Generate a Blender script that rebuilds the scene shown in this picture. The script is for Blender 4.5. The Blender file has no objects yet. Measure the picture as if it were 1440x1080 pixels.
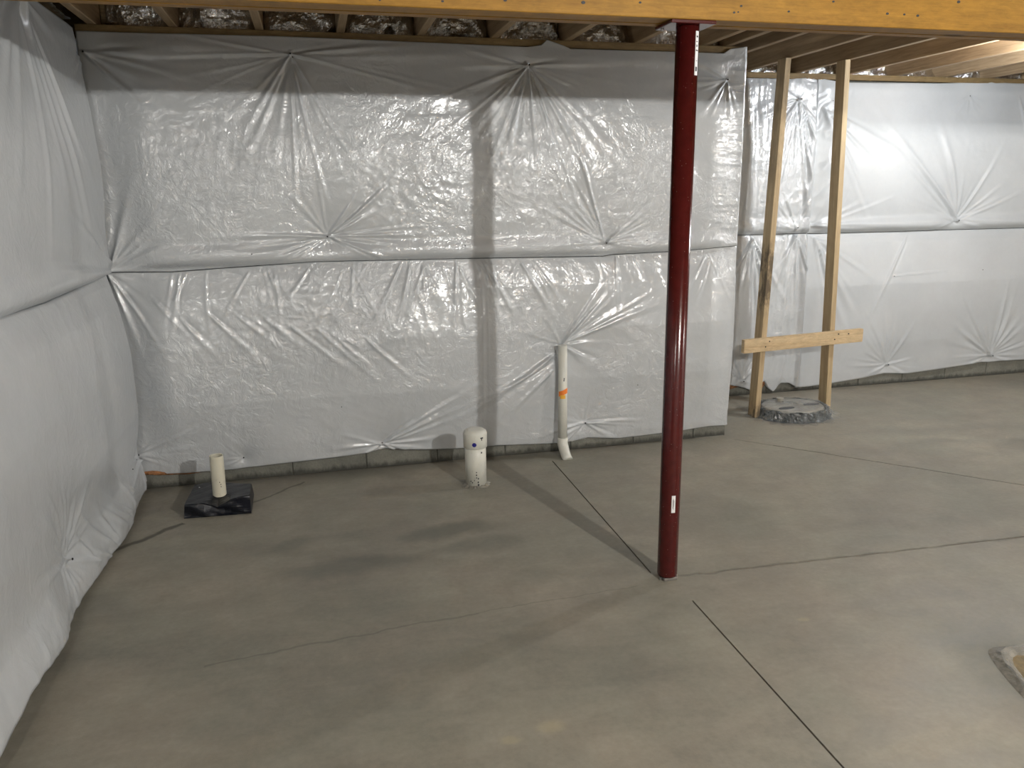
import bpy, bmesh, math, random
import numpy as np
from mathutils import Vector, Matrix

S = bpy.context.scene
COL = S.collection

# ------------------------------------------------------------------ camera
F_PX, PITCH, ROLL, YAW = 1095.98, 0.239, -0.013, 0.241
CAM = Vector((1.013, -4.253, 1.5))
fw = Vector((math.sin(YAW)*math.cos(PITCH), math.cos(YAW)*math.cos(PITCH), -math.sin(PITCH)))
rt = Vector((math.cos(YAW), -math.sin(YAW), 0))
up = rt.cross(fw)
rt2 = math.cos(ROLL)*rt + math.sin(ROLL)*up
up2 = -math.sin(ROLL)*rt + math.cos(ROLL)*up
cd = bpy.data.cameras.new('camera')
cam = bpy.data.objects.new('camera', cd); COL.objects.link(cam)
M4 = Matrix((( rt2.x, up2.x, -fw.x, CAM.x), (rt2.y, up2.y, -fw.y, CAM.y), (rt2.z, up2.z, -fw.z, CAM.z), (0, 0, 0, 1)))
cam.matrix_world = M4
cd.sensor_width = 36; cd.lens = F_PX/1440*36; cd.clip_start = 0.05
S.camera = cam

# ------------------------------------------------------------------ world, lamps, exposure
w = bpy.data.worlds.new('world'); S.world = w; w.use_nodes = True
w.node_tree.nodes['Background'].inputs[0].default_value = (0.5, 0.52, 0.55, 1)
w.node_tree.nodes['Background'].inputs[1].default_value = 0.02
S.view_settings.view_transform = 'Standard'; S.view_settings.look = 'None'
S.view_settings.gamma = 1; S.view_settings.use_curve_mapping = False
S.view_settings.exposure = 2.56
BULBS = [  # position, radiance strength, colour, label
    ((3.15, -5.10, 2.19), 1680, (1.0, 0.985, 0.945), 'bare lit bulb on the ceiling behind the camera, over the middle of the floor'),
    ((5.06, -0.50, 2.19), 400, (0.90, 0.95, 1.0), 'bare lit bulb near the recessed right wall'),
    ((0.35, -5.70, 2.19), 380, (1.0, 0.985, 0.945), 'bare lit bulb close to the left wall behind the camera'),
    ((7.8, -4.0, 2.20), 950, (1.0, 0.97, 0.92), 'bare bulb added as fill light, far to the right near the end wall'),  # added fill lamp, brightens the right floor and the left wall
]

# ------------------------------------------------------------------ materials
def new_mat(name):
    m = bpy.data.materials.new(name); m.use_nodes = True
    nt = m.node_tree; b = nt.nodes['Principled BSDF']
    return m, nt, b
def N(nt, t, **kw):
    n = nt.nodes.new(t)
    for k, v in kw.items():
        if k.startswith('i_'):
            key = k[2:]; key = int(key) if key.isdigit() else key
            n.inputs[key].default_value = v
        else: setattr(n, k, v)
    return n
def L(nt, a, b): nt.links.new(a, b)
def ramp(nt, fac, stops):
    r = N(nt, 'ShaderNodeValToRGB')
    e = r.color_ramp.elements
    while len(e) < len(stops): e.new(0.5)
    for i, (p, c) in enumerate(stops):
        e[i].position = p; e[i].color = (*c, 1) if len(c) == 3 else c
    L(nt, fac, r.inputs[0]); return r
def coords(nt, scale=(1, 1, 1), rot=(0, 0, 0)):
    tc = N(nt, 'ShaderNodeTexCoord'); mp = N(nt, 'ShaderNodeMapping')
    mp.inputs['Scale'].default_value = scale; mp.inputs['Rotation'].default_value = rot
    L(nt, tc.outputs['Object'], mp.inputs[0]); return mp.outputs[0]
def noise(nt, vec, scale, detail=4, rough=.5, dist=0):
    n = N(nt, 'ShaderNodeTexNoise'); n.inputs['Scale'].default_value = scale
    n.inputs['Detail'].default_value = detail; n.inputs['Roughness'].default_value = rough
    n.inputs['Distortion'].default_value = dist
    L(nt, vec, n.inputs['Vector']); return n.outputs[0]
def math_(nt, op, a, b=None, clamp=False):
    n = N(nt, 'ShaderNodeMath', operation=op, use_clamp=clamp)
    for i, v in enumerate((a, b)):
        if v is None: continue
        if isinstance(v, (int, float)): n.inputs[i].default_value = v
        else: L(nt, v, n.inputs[i])
    return n.outputs[0]
def mixc(nt, fac, a, b, mode='MIX'):
    n = N(nt, 'ShaderNodeMix', data_type='RGBA', blend_type=mode)
    for i, v in ((0, fac), (6, a), (7, b)):
        if isinstance(v, (int, float)): n.inputs[i].default_value = v
        elif isinstance(v, tuple): n.inputs[i].default_value = (*v, 1)
        else: L(nt, v, n.inputs[i])
    return n.outputs[2]
def bump(nt, b, h, strength, dist):
    n = N(nt, 'ShaderNodeBump'); n.inputs['Strength'].default_value = strength
    n.inputs['Distance'].default_value = dist
    L(nt, h, n.inputs['Height']); L(nt, n.outputs[0], b.inputs['Normal'])
def simple(name, col, rough=.5, metal=0, spec=.5, bumpscale=None, bd=.001, var=.12, vs=30):
    m, nt, b = new_mat(name)
    v = coords(nt); n = noise(nt, v, vs, 5)
    c = ramp(nt, n, [(.3, tuple(x*(1-var) for x in col)), (.7, tuple(min(1, x*(1+var)) for x in col))])
    L(nt, c.outputs[0], b.inputs['Base Color'])
    b.inputs['Roughness'].default_value = rough; b.inputs['Metallic'].default_value = metal
    b.inputs['Specular IOR Level'].default_value = spec
    if bumpscale: bump(nt, b, noise(nt, v, bumpscale, 6), .6, bd)
    return m

def plastic_sheet(name, k=1.0, coat=1.0, cr=.19):
    m, nt, b = new_mat(name)
    v = coords(nt)
    # thin white film over glass wool: faint mottling where the wool shows through
    n1 = noise(nt, v, 3.0, 5, .6)
    c = ramp(nt, n1, [(.3, (.455, .472, .486)), (.7, (.51, .527, .54))])
    n5 = noise(nt, v, 45, 3, .6)
    c2 = mixc(nt, .06, c.outputs[0], n5, 'MULTIPLY')
    L(nt, c2, b.inputs['Base Color'])
    b.inputs['Roughness'].default_value = .42
    b.inputs['Specular IOR Level'].default_value = .25
    b.inputs['Coat Weight'].default_value = coat; b.inputs['Coat Roughness'].default_value = cr; b.inputs['Coat IOR'].default_value = 1.95
    # crinkles: ridged, warped noise at two sizes; density varies over the sheet
    warp = N(nt, 'ShaderNodeVectorMath', operation='MULTIPLY_ADD')
    nz = N(nt, 'ShaderNodeTexNoise'); nz.inputs['Scale'].default_value = 5; nz.inputs['Detail'].default_value = 3
    L(nt, v, nz.inputs['Vector']); L(nt, nz.outputs['Color'], warp.inputs[0])
    warp.inputs[1].default_value = (.16, .16, .16); L(nt, v, warp.inputs[2])
    a = noise(nt, warp.outputs[0], 11, 3, .55, .6)
    ra = math_(nt, 'ABSOLUTE', math_(nt, 'SUBTRACT', a, .5))
    bb = noise(nt, warp.outputs[0], 34, 3, .6, .8)
    rb = math_(nt, 'ABSOLUTE', math_(nt, 'SUBTRACT', bb, .5))
    dens = ramp(nt, noise(nt, v, 1.7, 2), [(.40, (.22,)*3), (.60, (1,)*3)])
    h = math_(nt, 'ADD', math_(nt, 'MULTIPLY', ra, 1.0), math_(nt, 'MULTIPLY', rb, .38))
    h = math_(nt, 'MULTIPLY', h, dens.outputs[0])
    bn = N(nt, 'ShaderNodeBump'); bn.inputs['Strength'].default_value = k; bn.inputs['Distance'].default_value = .024
    L(nt, h, bn.inputs['Height']); L(nt, bn.outputs[0], b.inputs['Coat Normal'])
    bump(nt, b, h, .16*k, .012)
    return m

def wood(name, light, dark, axis, knot=.0, scale=1.0, rough=.65, grain=1.0, seed=0.0):
    m, nt, b = new_mat(name)
    sc = [26*scale, 26*scale, 26*scale]; sc[axis] = 1.3*scale
    tc = N(nt, 'ShaderNodeTexCoord'); mp = N(nt, 'ShaderNodeMapping')
    mp.inputs['Scale'].default_value = sc; mp.inputs['Location'].default_value = (seed, seed*1.7, seed*.3)
    L(nt, tc.outputs['Object'], mp.inputs[0]); v = mp.outputs[0]
    n = noise(nt, v, 1.0, 6, .6, .7)
    g = noise(nt, v, 4.0, 4, .6, 1.2)
    f = math_(nt, 'ADD', math_(nt, 'MULTIPLY', n, .6), math_(nt, 'MULTIPLY', g, .4))
    c = ramp(nt, f, [(.36, dark), (.62, light)])
    col = c.outputs[0]
    # per-board tone
    oi = N(nt, 'ShaderNodeObjectInfo')
    tone = math_(nt, 'ADD', math_(nt, 'MULTIPLY', oi.outputs['Random'], .25), .87)
    col = mixc(nt, 1.0, col, tone, 'MULTIPLY')
    # knots
    sk = [4.0*scale]*3; sk[axis] = 1.6*scale
    v2 = coords(nt, sk)
    vo = N(nt, 'ShaderNodeTexVoronoi'); vo.inputs['Scale'].default_value = 1.0
    L(nt, v2, vo.inputs['Vector'])
    kd = math_(nt, 'ADD', vo.outputs['Distance'], math_(nt, 'MULTIPLY', n, .05))
    k = ramp(nt, kd, [(.07, (1, 1, 1)), (.13, (0, 0, 0))])
    col = mixc(nt, math_(nt, 'MULTIPLY', k.outputs[0], knot), col, tuple(x*.30 for x in dark))
    if axis == 0:
        fb = ramp(nt, noise(nt, coords(nt, (2.2, 1, 7)), 7, 6, .72, .5), [(.36, (.80, .80, .78)), (.64, (1.08, 1.07, 1.04))]).outputs[0]
        col = mixc(nt, 1.0, col, fb, 'MULTIPLY')
    # blotches of weathering
    nb = ramp(nt, noise(nt, coords(nt), 2.2, 4, .6), [(.45, (0, 0, 0)), (.75, (1, 1, 1))])
    col = mixc(nt, math_(nt, 'MULTIPLY', nb.outputs[0], .25), col, tuple(x*.75 for x in dark))
    L(nt, col, b.inputs['Base Color'])
    b.inputs['Roughness'].default_value = rough; b.inputs['Specular IOR Level'].default_value = .25
    bump(nt, b, f, .4*grain, .002)
    return m

def seg_mask(nt, vec, a, b_, width, soft=.6, warp=None):
    ax, ay = a; bx, by = b_
    Ln = math.hypot(bx-ax, by-ay); tx, ty = (bx-ax)/Ln, (by-ay)/Ln
    sub = N(nt, 'ShaderNodeVectorMath', operation='SUBTRACT'); L(nt, vec, sub.inputs[0]); sub.inputs[1].default_value = (ax, ay, 0)
    d1 = N(nt, 'ShaderNodeVectorMath', operation='DOT_PRODUCT'); L(nt, sub.outputs[0], d1.inputs[0]); d1.inputs[1].default_value = (tx, ty, 0)
    d2 = N(nt, 'ShaderNodeVectorMath', operation='DOT_PRODUCT'); L(nt, sub.outputs[0], d2.inputs[0]); d2.inputs[1].default_value = (-ty, tx, 0)
    dd = math_(nt, 'ABSOLUTE', d2.outputs['Value'])
    mr = N(nt, 'ShaderNodeMapRange', interpolation_type='SMOOTHSTEP')
    L(nt, dd, mr.inputs[0]); mr.inputs[1].default_value = width*(1-soft)*.5; mr.inputs[2].default_value = width*.5*(1+soft)
    mr.inputs[3].default_value = 1; mr.inputs[4].default_value = 0
    e1 = math_(nt, 'GREATER_THAN', d1.outputs['Value'], 0.0); e2 = math_(nt, 'LESS_THAN', d1.outputs['Value'], Ln)
    return math_(nt, 'MULTIPLY', mr.outputs[0], math_(nt, 'MULTIPLY', e1, e2))
def blob_mask(nt, vec, c, r, ang=0):
    mp = N(nt, 'ShaderNodeMapping'); mp.vector_type = 'TEXTURE'
    mp.inputs['Location'].default_value = (c[0], c[1], 0); mp.inputs['Rotation'].default_value = (0, 0, ang)
    mp.inputs['Scale'].default_value = (r[0], r[1], 1)
    L(nt, vec, mp.inputs[0])
    s = N(nt, 'ShaderNodeVectorMath', operation='MULTIPLY'); L(nt, mp.outputs[0], s.inputs[0]); s.inputs[1].default_value = (1, 1, 0)
    ln = N(nt, 'ShaderNodeVectorMath', operation='LENGTH'); L(nt, s.outputs[0], ln.inputs[0])
    mr = N(nt, 'ShaderNodeMapRange', interpolation_type='SMOOTHSTEP')
    L(nt, ln.outputs['Value'], mr.inputs[0]); mr.inputs[1].default_value = .35; mr.inputs[2].default_value = 1.25
    mr.inputs[3].default_value = 1; mr.inputs[4].default_value = 0
    return mr.outputs[0]

def floor_mat():
    m, nt, b = new_mat('concrete_floor')
    v = coords(nt)
    big = noise(nt, v, .9, 5, .55, .4)
    st = noise(nt, coords(nt, (1, 2.6, 1), (0, 0, .35)), 2.4, 5, .6, .8)
    fine = noise(nt, v, 45, 6, .65)
    grit = noise(nt, v, 300, 3, .6)
    c = ramp(nt, big, [(.32, (.212, .198, .166)), (.68, (.292, .267, .218))]).outputs[0]
    s2 = ramp(nt, st, [(.35, (.86, .86, .86)), (.65, (1.06, 1.06, 1.05))]).outputs[0]
    c = mixc(nt, 1.0, c, s2, 'MULTIPLY')
    s3 = ramp(nt, fine, [(.3, (.92, .92, .92)), (.7, (1.06, 1.06, 1.06))]).outputs[0]
    c = mixc(nt, 1.0, c, s3, 'MULTIPLY')
    hue = ramp(nt, noise(nt, v, 2.1, 4, .6), [(.38, (.975, 1.0, .985)), (.62, (1.02, 1.0, .985))]).outputs[0]
    c = mixc(nt, 1.0, c, hue, 'MULTIPLY')
    med = ramp(nt, noise(nt, v, 7, 6, .7), [(.32, (.90, .90, .90)), (.68, (1.09, 1.09, 1.09))]).outputs[0]
    c = mixc(nt, 1.0, c, med, 'MULTIPLY')
    # warped coordinates for the outlines of stains
    nz = N(nt, 'ShaderNodeTexNoise'); nz.inputs['Scale'].default_value = 2.6; nz.inputs['Detail'].default_value = 4
    L(nt, v, nz.inputs['Vector'])
    ctr = N(nt, 'ShaderNodeVectorMath', operation='SUBTRACT'); L(nt, nz.outputs['Color'], ctr.inputs[0]); ctr.inputs[1].default_value = (.5, .5, .5)
    wv = N(nt, 'ShaderNodeVectorMath', operation='MULTIPLY_ADD'); L(nt, ctr.outputs[0], wv.inputs[0]); wv.inputs[1].default_value = (.35, .35, 0); L(nt, v, wv.inputs[2])
    blobs = [((1.08, -1.20), (.34, .10), .12, .50), ((1.50, -.93), (.26, .09), -.05, .55), ((1.62, -1.12), (.22, .09), 0, .38),
             ((.86, -.90), (.14, .10), .5, .30), ((2.75, -1.15), (.45, .18), .0, .14), ((3.12, -2.50), (.24, .26), .4, .42),
             ((1.60, -2.30), (.4, .12), 0, .12), ((2.9, -2.9), (.5, .3), .2, .10), ((1.3, -1.95), (.6, .12), .2, .12)]
    for cc, rr, an, s in blobs:
        mk = math_(nt, 'MULTIPLY', blob_mask(nt, wv.outputs[0], cc, rr, an), s)
        c = mixc(nt, mk, c, (.085, .09, .078))
    # damp edge along the foot of the walls
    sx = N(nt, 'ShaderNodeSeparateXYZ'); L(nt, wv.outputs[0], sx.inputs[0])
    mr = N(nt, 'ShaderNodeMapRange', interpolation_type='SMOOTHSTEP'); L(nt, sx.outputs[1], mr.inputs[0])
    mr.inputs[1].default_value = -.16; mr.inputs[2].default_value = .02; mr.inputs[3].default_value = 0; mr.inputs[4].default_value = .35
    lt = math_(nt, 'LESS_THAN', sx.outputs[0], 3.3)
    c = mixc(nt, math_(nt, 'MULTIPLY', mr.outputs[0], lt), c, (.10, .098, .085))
    # stained cracks
    wv2 = N(nt, 'ShaderNodeVectorMath', operation='MULTIPLY_ADD')
    nz2 = N(nt, 'ShaderNodeTexNoise'); nz2.inputs['Scale'].default_value = 9; L(nt, v, nz2.inputs['Vector'])
    ct2 = N(nt, 'ShaderNodeVectorMath', operation='SUBTRACT'); L(nt, nz2.outputs['Color'], ct2.inputs[0]); ct2.inputs[1].default_value = (.5, .5, .5)
    L(nt, ct2.outputs[0], wv2.inputs[0]); wv2.inputs[1].default_value = (.05, .05, 0); L(nt, v, wv2.inputs[2])
    for a, b_, wd, s in [((-.05, -.87), (.31, -.53), .030, .75), ((.61, -.36), (.86, -.12), .016, .6), ((.56, -1.79), (1.5, -1.70), .009, .32),
                         ((1.5, -1.70), (2.15, -1.66), .006, .25), ((2.30, -1.632), (8.0, -1.870), .016, .35), ((3.46, -.09), (4.9, -1.64), .012, .45)]:
        mk = math_(nt, 'MULTIPLY', seg_mask(nt, wv2.outputs[0], a, b_, wd), s)
        c = mixc(nt, mk, c, (.05, .045, .035))
    # cream trowel smears
    for cc, rr in [((1.575, -2.37), (.05, .035)), ((1.45, -2.40), (.035, .02)), ((2.62, -2.05), (.03, .015))]:
        mk = math_(nt, 'MULTIPLY', blob_mask(nt, wv2.outputs[0], cc, rr), .35)
        c = mixc(nt, mk, c, (.42, .36, .22))
    L(nt, c, b.inputs['Base Color'])
    rr = ramp(nt, st, [(.3, (.42,)*3), (.7, (.60,)*3)]).outputs[0]
    L(nt, rr, b.inputs['Roughness'])
    b.inputs['Specular IOR Level'].default_value = .35
    hh = math_(nt, 'ADD', math_(nt, 'MULTIPLY', fine, .7), math_(nt, 'MULTIPLY', grit, .3))
    bump(nt, b, hh, .35, .003)
    return m

def block_mat():
    m, nt, b = new_mat('concrete_block')
    v = coords(nt)
    n = noise(nt, v, 9, 6, .65); f = noise(nt, v, 90, 5, .7)
    c = ramp(nt, n, [(.3, (.17, .17, .145)), (.7, (.26, .255, .215))]).outputs[0]
    c = mixc(nt, .5, c, f, 'MULTIPLY')
    # damp, mouldy foot
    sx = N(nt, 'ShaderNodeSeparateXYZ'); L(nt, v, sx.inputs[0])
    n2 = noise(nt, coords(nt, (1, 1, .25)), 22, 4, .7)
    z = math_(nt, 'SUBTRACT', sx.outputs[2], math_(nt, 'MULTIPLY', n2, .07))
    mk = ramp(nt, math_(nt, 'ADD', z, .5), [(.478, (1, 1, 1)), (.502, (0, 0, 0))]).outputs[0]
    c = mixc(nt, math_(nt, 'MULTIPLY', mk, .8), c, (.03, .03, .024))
    L(nt, c, b.inputs['Base Color']); b.inputs['Roughness'].default_value = .85
    bump(nt, b, f, .6, .004)
    return m

def post_mat():
    m, nt, b = new_mat('red_oxide_paint')
    v = coords(nt)
    n = noise(nt, v, 30, 5)
    c = ramp(nt, n, [(.3, (.052, .006, .005)), (.7, (.070, .008, .007))]).outputs[0]
    vo = N(nt, 'ShaderNodeTexVoronoi'); vo.inputs['Scale'].default_value = 55; L(nt, v, vo.inputs['Vector'])
    sp = ramp(nt, vo.outputs['Distance'], [(.06, (1, 1, 1)), (.10, (0, 0, 0))]).outputs[0]
    c = mixc(nt, math_(nt, 'MULTIPLY', sp, .35), c, (.35, .25, .22))
    L(nt, c, b.inputs['Base Color'])
    b.inputs['Roughness'].default_value = .20; b.inputs['Specular IOR Level'].default_value = .4
    
    bump(nt, b, noise(nt, v, 60, 3), .15, .002)
    return m

def pvc_mat(name, col, dirt=.5):
    m, nt, b = new_mat(name)
    v = coords(nt)
    c = ramp(nt, noise(nt, v, 14, 5), [(.3, tuple(x*.9 for x in col)), (.7, col)]).outputs[0]
    sx = N(nt, 'ShaderNodeSeparateXYZ'); L(nt, v, sx.inputs[0])
    n2 = noise(nt, coords(nt, (1, 1, .5)), 90, 5, .75)
    low = ramp(nt, sx.outputs[2], [(.0, (1, 1, 1)), (.16, (.25,)*3)]).outputs[0]
    sp = ramp(nt, n2, [(.60, (0, 0, 0)), (.66, (1, 1, 1))]).outputs[0]
    c = mixc(nt, math_(nt, 'MULTIPLY', math_(nt, 'MULTIPLY', sp, low), dirt), c, (.10, .08, .055))
    L(nt, c, b.inputs['Base Color']); b.inputs['Roughness'].default_value = .38
    return m

def clear_plastic():
    m, nt, b = new_mat('clear_poly_film')
    v = coords(nt)
    b.inputs['Base Color'].default_value = (.30, .31, .31, 1)
    b.inputs['Roughness'].default_value = .10
    b.inputs['Alpha'].default_value = .22
    b.inputs['Specular IOR Level'].default_value = .9
    bump(nt, b, noise(nt, v, 35, 4, .6, 1.0), .7, .01)
    return m
def black_plastic():
    m, nt, b = new_mat('black_plastic_film')
    v = coords(nt)
    n = noise(nt, v, 40, 5, .7)
    c = ramp(nt, n, [(.5, (.005, .006, .010)), (.9, (.022, .024, .03))]).outputs[0]
    L(nt, c, b.inputs['Base Color']); b.inputs['Roughness'].default_value = .34
    b.inputs['Specular IOR Level'].default_value = .35
    bump(nt, b, noise(nt, v, 22, 3, .5, .6), .3, .005)
    return m
def foil():
    m, nt, b = new_mat('aluminium_foil')
    v = coords(nt)
    b.inputs['Base Color'].default_value = (.75, .74, .72, 1); b.inputs['Metallic'].default_value = 1
    b.inputs['Roughness'].default_value = .24
    bump(nt, b, noise(nt, v, 30, 4, .6, 1.5), .6, .02)
    return m

M = dict(
    sheet=plastic_sheet('white_vapour_sheet'), sheet_left=plastic_sheet('taut_vapour_sheet', .35, .7, .24), sheet_dull=plastic_sheet('dull_vapour_sheet', .35, .35, .32), floor=floor_mat(), block=block_mat(), post=post_mat(),
    joist=wood('joist_wood', (.40, .29, .175), (.24, .165, .095), 1, knot=.9),
    beam=wood('beam_wood', (.42, .220, .034), (.275, .138, .020), 0, knot=.85, rough=.55, seed=2.3),
    stud=wood('stud_wood', (.52, .40, .24), (.36, .26, .145), 2, knot=.5),
    brace=wood('brace_wood', (.60, .46, .29), (.46, .33, .19), 0, knot=.5),
    plate=wood('plate_wood', (.24, .17, .08), (.14, .09, .042), 0, knot=.2),
    osb=simple('subfloor_board', (.30, .20, .11), .8, vs=45, var=.4, bumpscale=60),
    pvc=pvc_mat('white_pvc', (.66, .65, .58)), pvc_cream=pvc_mat('cream_pvc', (.60, .57, .46), .4),
    black=black_plastic(), clear=clear_plastic(), foil=foil(),
    paper=simple('white_paper_label', (.70, .70, .70), .5, var=.03),
    ink=simple('dark_ink', (.03, .03, .035), .6), blue=simple('blue_ink', (.01, .01, .20), .5),
    orange=simple('orange_tape', (.85, .22, .03), .5, var=.08), yellowmark=simple('yellow_mark', (.85, .45, .05), .5),
    nail=simple('dark_nail_steel', (.02, .02, .02), .4, metal=.6),
    steel=simple('dull_steel', (.35, .34, .32), .4, metal=.9),
    fibre=simple('brown_fibreglass', (.30, .14, .06), .95, bumpscale=120, bd=.01, var=.45, vs=50),
    conc=simple('wall_concrete', (.30, .295, .27), .9, bumpscale=40, bd=.004, var=.15, vs=6),
    farwall=simple('white_wall_film', (.66, .655, .64), .5, var=.04, vs=3),
    pitmud=simple('damp_gravel', (.20, .15, .075), .7, bumpscale=30, bd=.02, var=.35, vs=18),
    rimconc=simple('rough_concrete_rim', (.22, .205, .17), .45, bumpscale=50, bd=.01, var=.25, vs=40),
    porcelain=simple('white_lamp_holder', (.7, .7, .68), .4, var=.03),
)

# ------------------------------------------------------------------ object helpers
def thing(name, label, cat, loc=(0, 0, 0), group=None):
    o = bpy.data.objects.new(name, None); COL.objects.link(o); o.location = loc
    o.empty_display_size = .1
    o['label'] = label; o['category'] = cat
    if group: o['group'] = group
    return o
def tag(o, label, cat, group=None, kind=None):
    o['label'] = label; o['category'] = cat
    if group: o['group'] = group
    if kind: o['kind'] = kind
    return o
def root_loc(p):
    l = Vector((0, 0, 0))
    while p is not None: l += p.location; p = p.parent
    return l
def obj_bm(name, bm, mat, parent=None, smooth=False, label=None, base=None):
    """bm in world coordinates; the object sits at base (or on its parent) with local vertices"""
    me = bpy.data.meshes.new(name)
    off = root_loc(parent) if parent is not None else Vector((0, 0, 0))
    b = Vector(base) if base is not None else off
    bmesh.ops.translate(bm, verts=bm.verts, vec=-b)
    bmesh.ops.recalc_face_normals(bm, faces=bm.faces)
    bm.to_mesh(me); bm.free()
    if smooth: me.polygons.foreach_set('use_smooth', [True]*len(me.polygons))
    me.materials.append(mat)
    o = bpy.data.objects.new(name, me); COL.objects.link(o)
    o.parent = parent; o.location = b-off
    if label: o['label'] = label
    return o
def box(bm, a, b, bev=0):
    r = bmesh.ops.create_cube(bm, size=1)
    c = [(a[i]+b[i])/2 for i in range(3)]; s = [abs(b[i]-a[i]) for i in range(3)]
    for v in r['verts']: v.co = Vector([c[i]+v.co[i]*s[i] for i in range(3)])
    if bev:
        es = list({e for v in r['verts'] for e in v.link_edges})
        bmesh.ops.bevel(bm, geom=es, offset=bev, segments=1, affect='EDGES')
    return bm
def bxo(name, a, b, mat, parent=None, bev=.0, label=None, base=None):
    bm = bmesh.new(); box(bm, a, b, bev); return obj_bm(name, bm, mat, parent, label=label, base=base)
def tube(bm, pts, rads, seg=28, cap=True):
    """tube through points"""
    rings = []
    P = [Vector(p) for p in pts]
    for i, p in enumerate(P):
        d = (P[min(i+1, len(P)-1)]-P[max(i-1, 0)]).normalized()
        x = d.cross(Vector((0, 1, 0))); x = x.normalized() if x.length > 1e-3 else Vector((1, 0, 0))
        y = d.cross(x).normalized()
        r = rads[i] if hasattr(rads, '__len__') else rads
        rings.append([bm.verts.new(p+x*r*math.cos(2*math.pi*k/seg)+y*r*math.sin(2*math.pi*k/seg)) for k in range(seg)])
    for a, b in zip(rings, rings[1:]):
        for k in range(seg): bm.faces.new((a[k], a[(k+1) % seg], b[(k+1) % seg], b[k]))
    if cap: bm.faces.new(rings[0]); bm.faces.new(rings[-1])
    return bm
def patch_on_cyl(bm, c, r, a0, a1, z0, z1, nseg=8, lean=(0, 0), t=.0006):
    """thin curved label on a vertical cylinder (radius r at c); lean = x,y shift per metre of z"""
    vs = {}
    for s, rr in ((0, r+t), (1, r-.002)):
        for i in range(nseg+1):
            a = a0+(a1-a0)*i/nseg
            for j, z in enumerate((z0, z1)):
                vs[s, i, j] = bm.verts.new((c[0]+lean[0]*z+rr*math.cos(a), c[1]+lean[1]*z+rr*math.sin(a), z))
    for i in range(nseg):
        bm.faces.new((vs[0, i, 0], vs[0, i+1, 0], vs[0, i+1, 1], vs[0, i, 1]))
        bm.faces.new((vs[1, i, 0], vs[1, i, 1], vs[1, i+1, 1], vs[1, i+1, 0]))
        for j in (0, 1): bm.faces.new((vs[0, i, j], vs[0, i+1, j], vs[1, i+1, j], vs[1, i, j]))
    for i in (0, nseg): bm.faces.new((vs[0, i, 0], vs[0, i, 1], vs[1, i, 1], vs[1, i, 0]))
    return bm

# ------------------------------------------------------------------ SETTING: floor
CEIL = 2.53; JB = 2.291
def groove(bm, a, b, wd, depth, zf=0.0):
    a = Vector((a[0], a[1], 0)); b = Vector((b[0], b[1], 0)); t = (b-a).normalized(); n = Vector((-t.y, t.x, 0))
    mid = (a+b)/2; Ln = (b-a).length
    planes = [(a+n*wd/2, n), (a-n*wd/2, n), (a, t), (b, t)]
    for co, no in planes:
        fs = [f for f in bm.faces if abs(f.calc_center_median().z-zf) < 1e-5 and f.normal.z > .5]
        es = {e for f in fs for e in f.edges}; vs = {v for f in fs for v in f.verts}
        bmesh.ops.bisect_plane(bm, geom=list(fs)+list(es)+list(vs), plane_co=co, plane_no=no, dist=1e-5)
        bm.normal_update()
    fs = []
    for f in bm.faces:
        c = f.calc_center_median()
        if abs(c.z-zf) < 1e-5 and abs((c-mid).dot(n)) < wd/2 and abs((c-mid).dot(t)) < Ln/2: fs.append(f)
    r = bmesh.ops.extrude_face_region(bm, geom=fs)
    vs = [g for g in r['geom'] if isinstance(g, bmesh.types.BMVert)]
    bmesh.ops.delete(bm, geom=fs, context='FACES_ONLY')
    bmesh.ops.translate(bm, verts=vs, vec=(0, 0, -depth)); bm.normal_update()
X1, Y0 = 9.5, -8.6
bm = bmesh.new()
vs = [bm.verts.new(c) for c in ((-.2, Y0-.2, 0), (X1+.2, Y0-.2, 0), (X1+.2, 1.1, 0), (-.2, 1.1, 0))]
bm.faces.new(vs); bm.normal_update()
groove(bm, (2.252, -.165), (2.240, -1.58), .0065, .012)
groove(bm, (2.300, -1.825), (2.235, -5.5), .0065, .012)
groove(bm, (2.42, -1.637), (9.3, -1.925), .0085, .012)
groove(bm, (3.62, -.26), (4.95, -1.70), .006, .008)
# broken-out basin at the right edge of the view
PX, PY = 3.285, -2.755
ring = []
random.seed(5)
for k in range(22):
    a = 2*math.pi*k/22; r = .33*(1+random.uniform(-.05, .05))
    ring.append((PX+r*math.cos(a)*1.0, PY+r*math.sin(a)*.85))
o = obj_bm('floor', bm, M['floor']); o['kind'] = 'structure'
floor = o
# under-slab so the grooves are closed from below
o = bxo('floor_base', (-.2, Y0-.2, -.25), (X1+.2, 1.1, -.013), M['conc'], floor)

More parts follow.
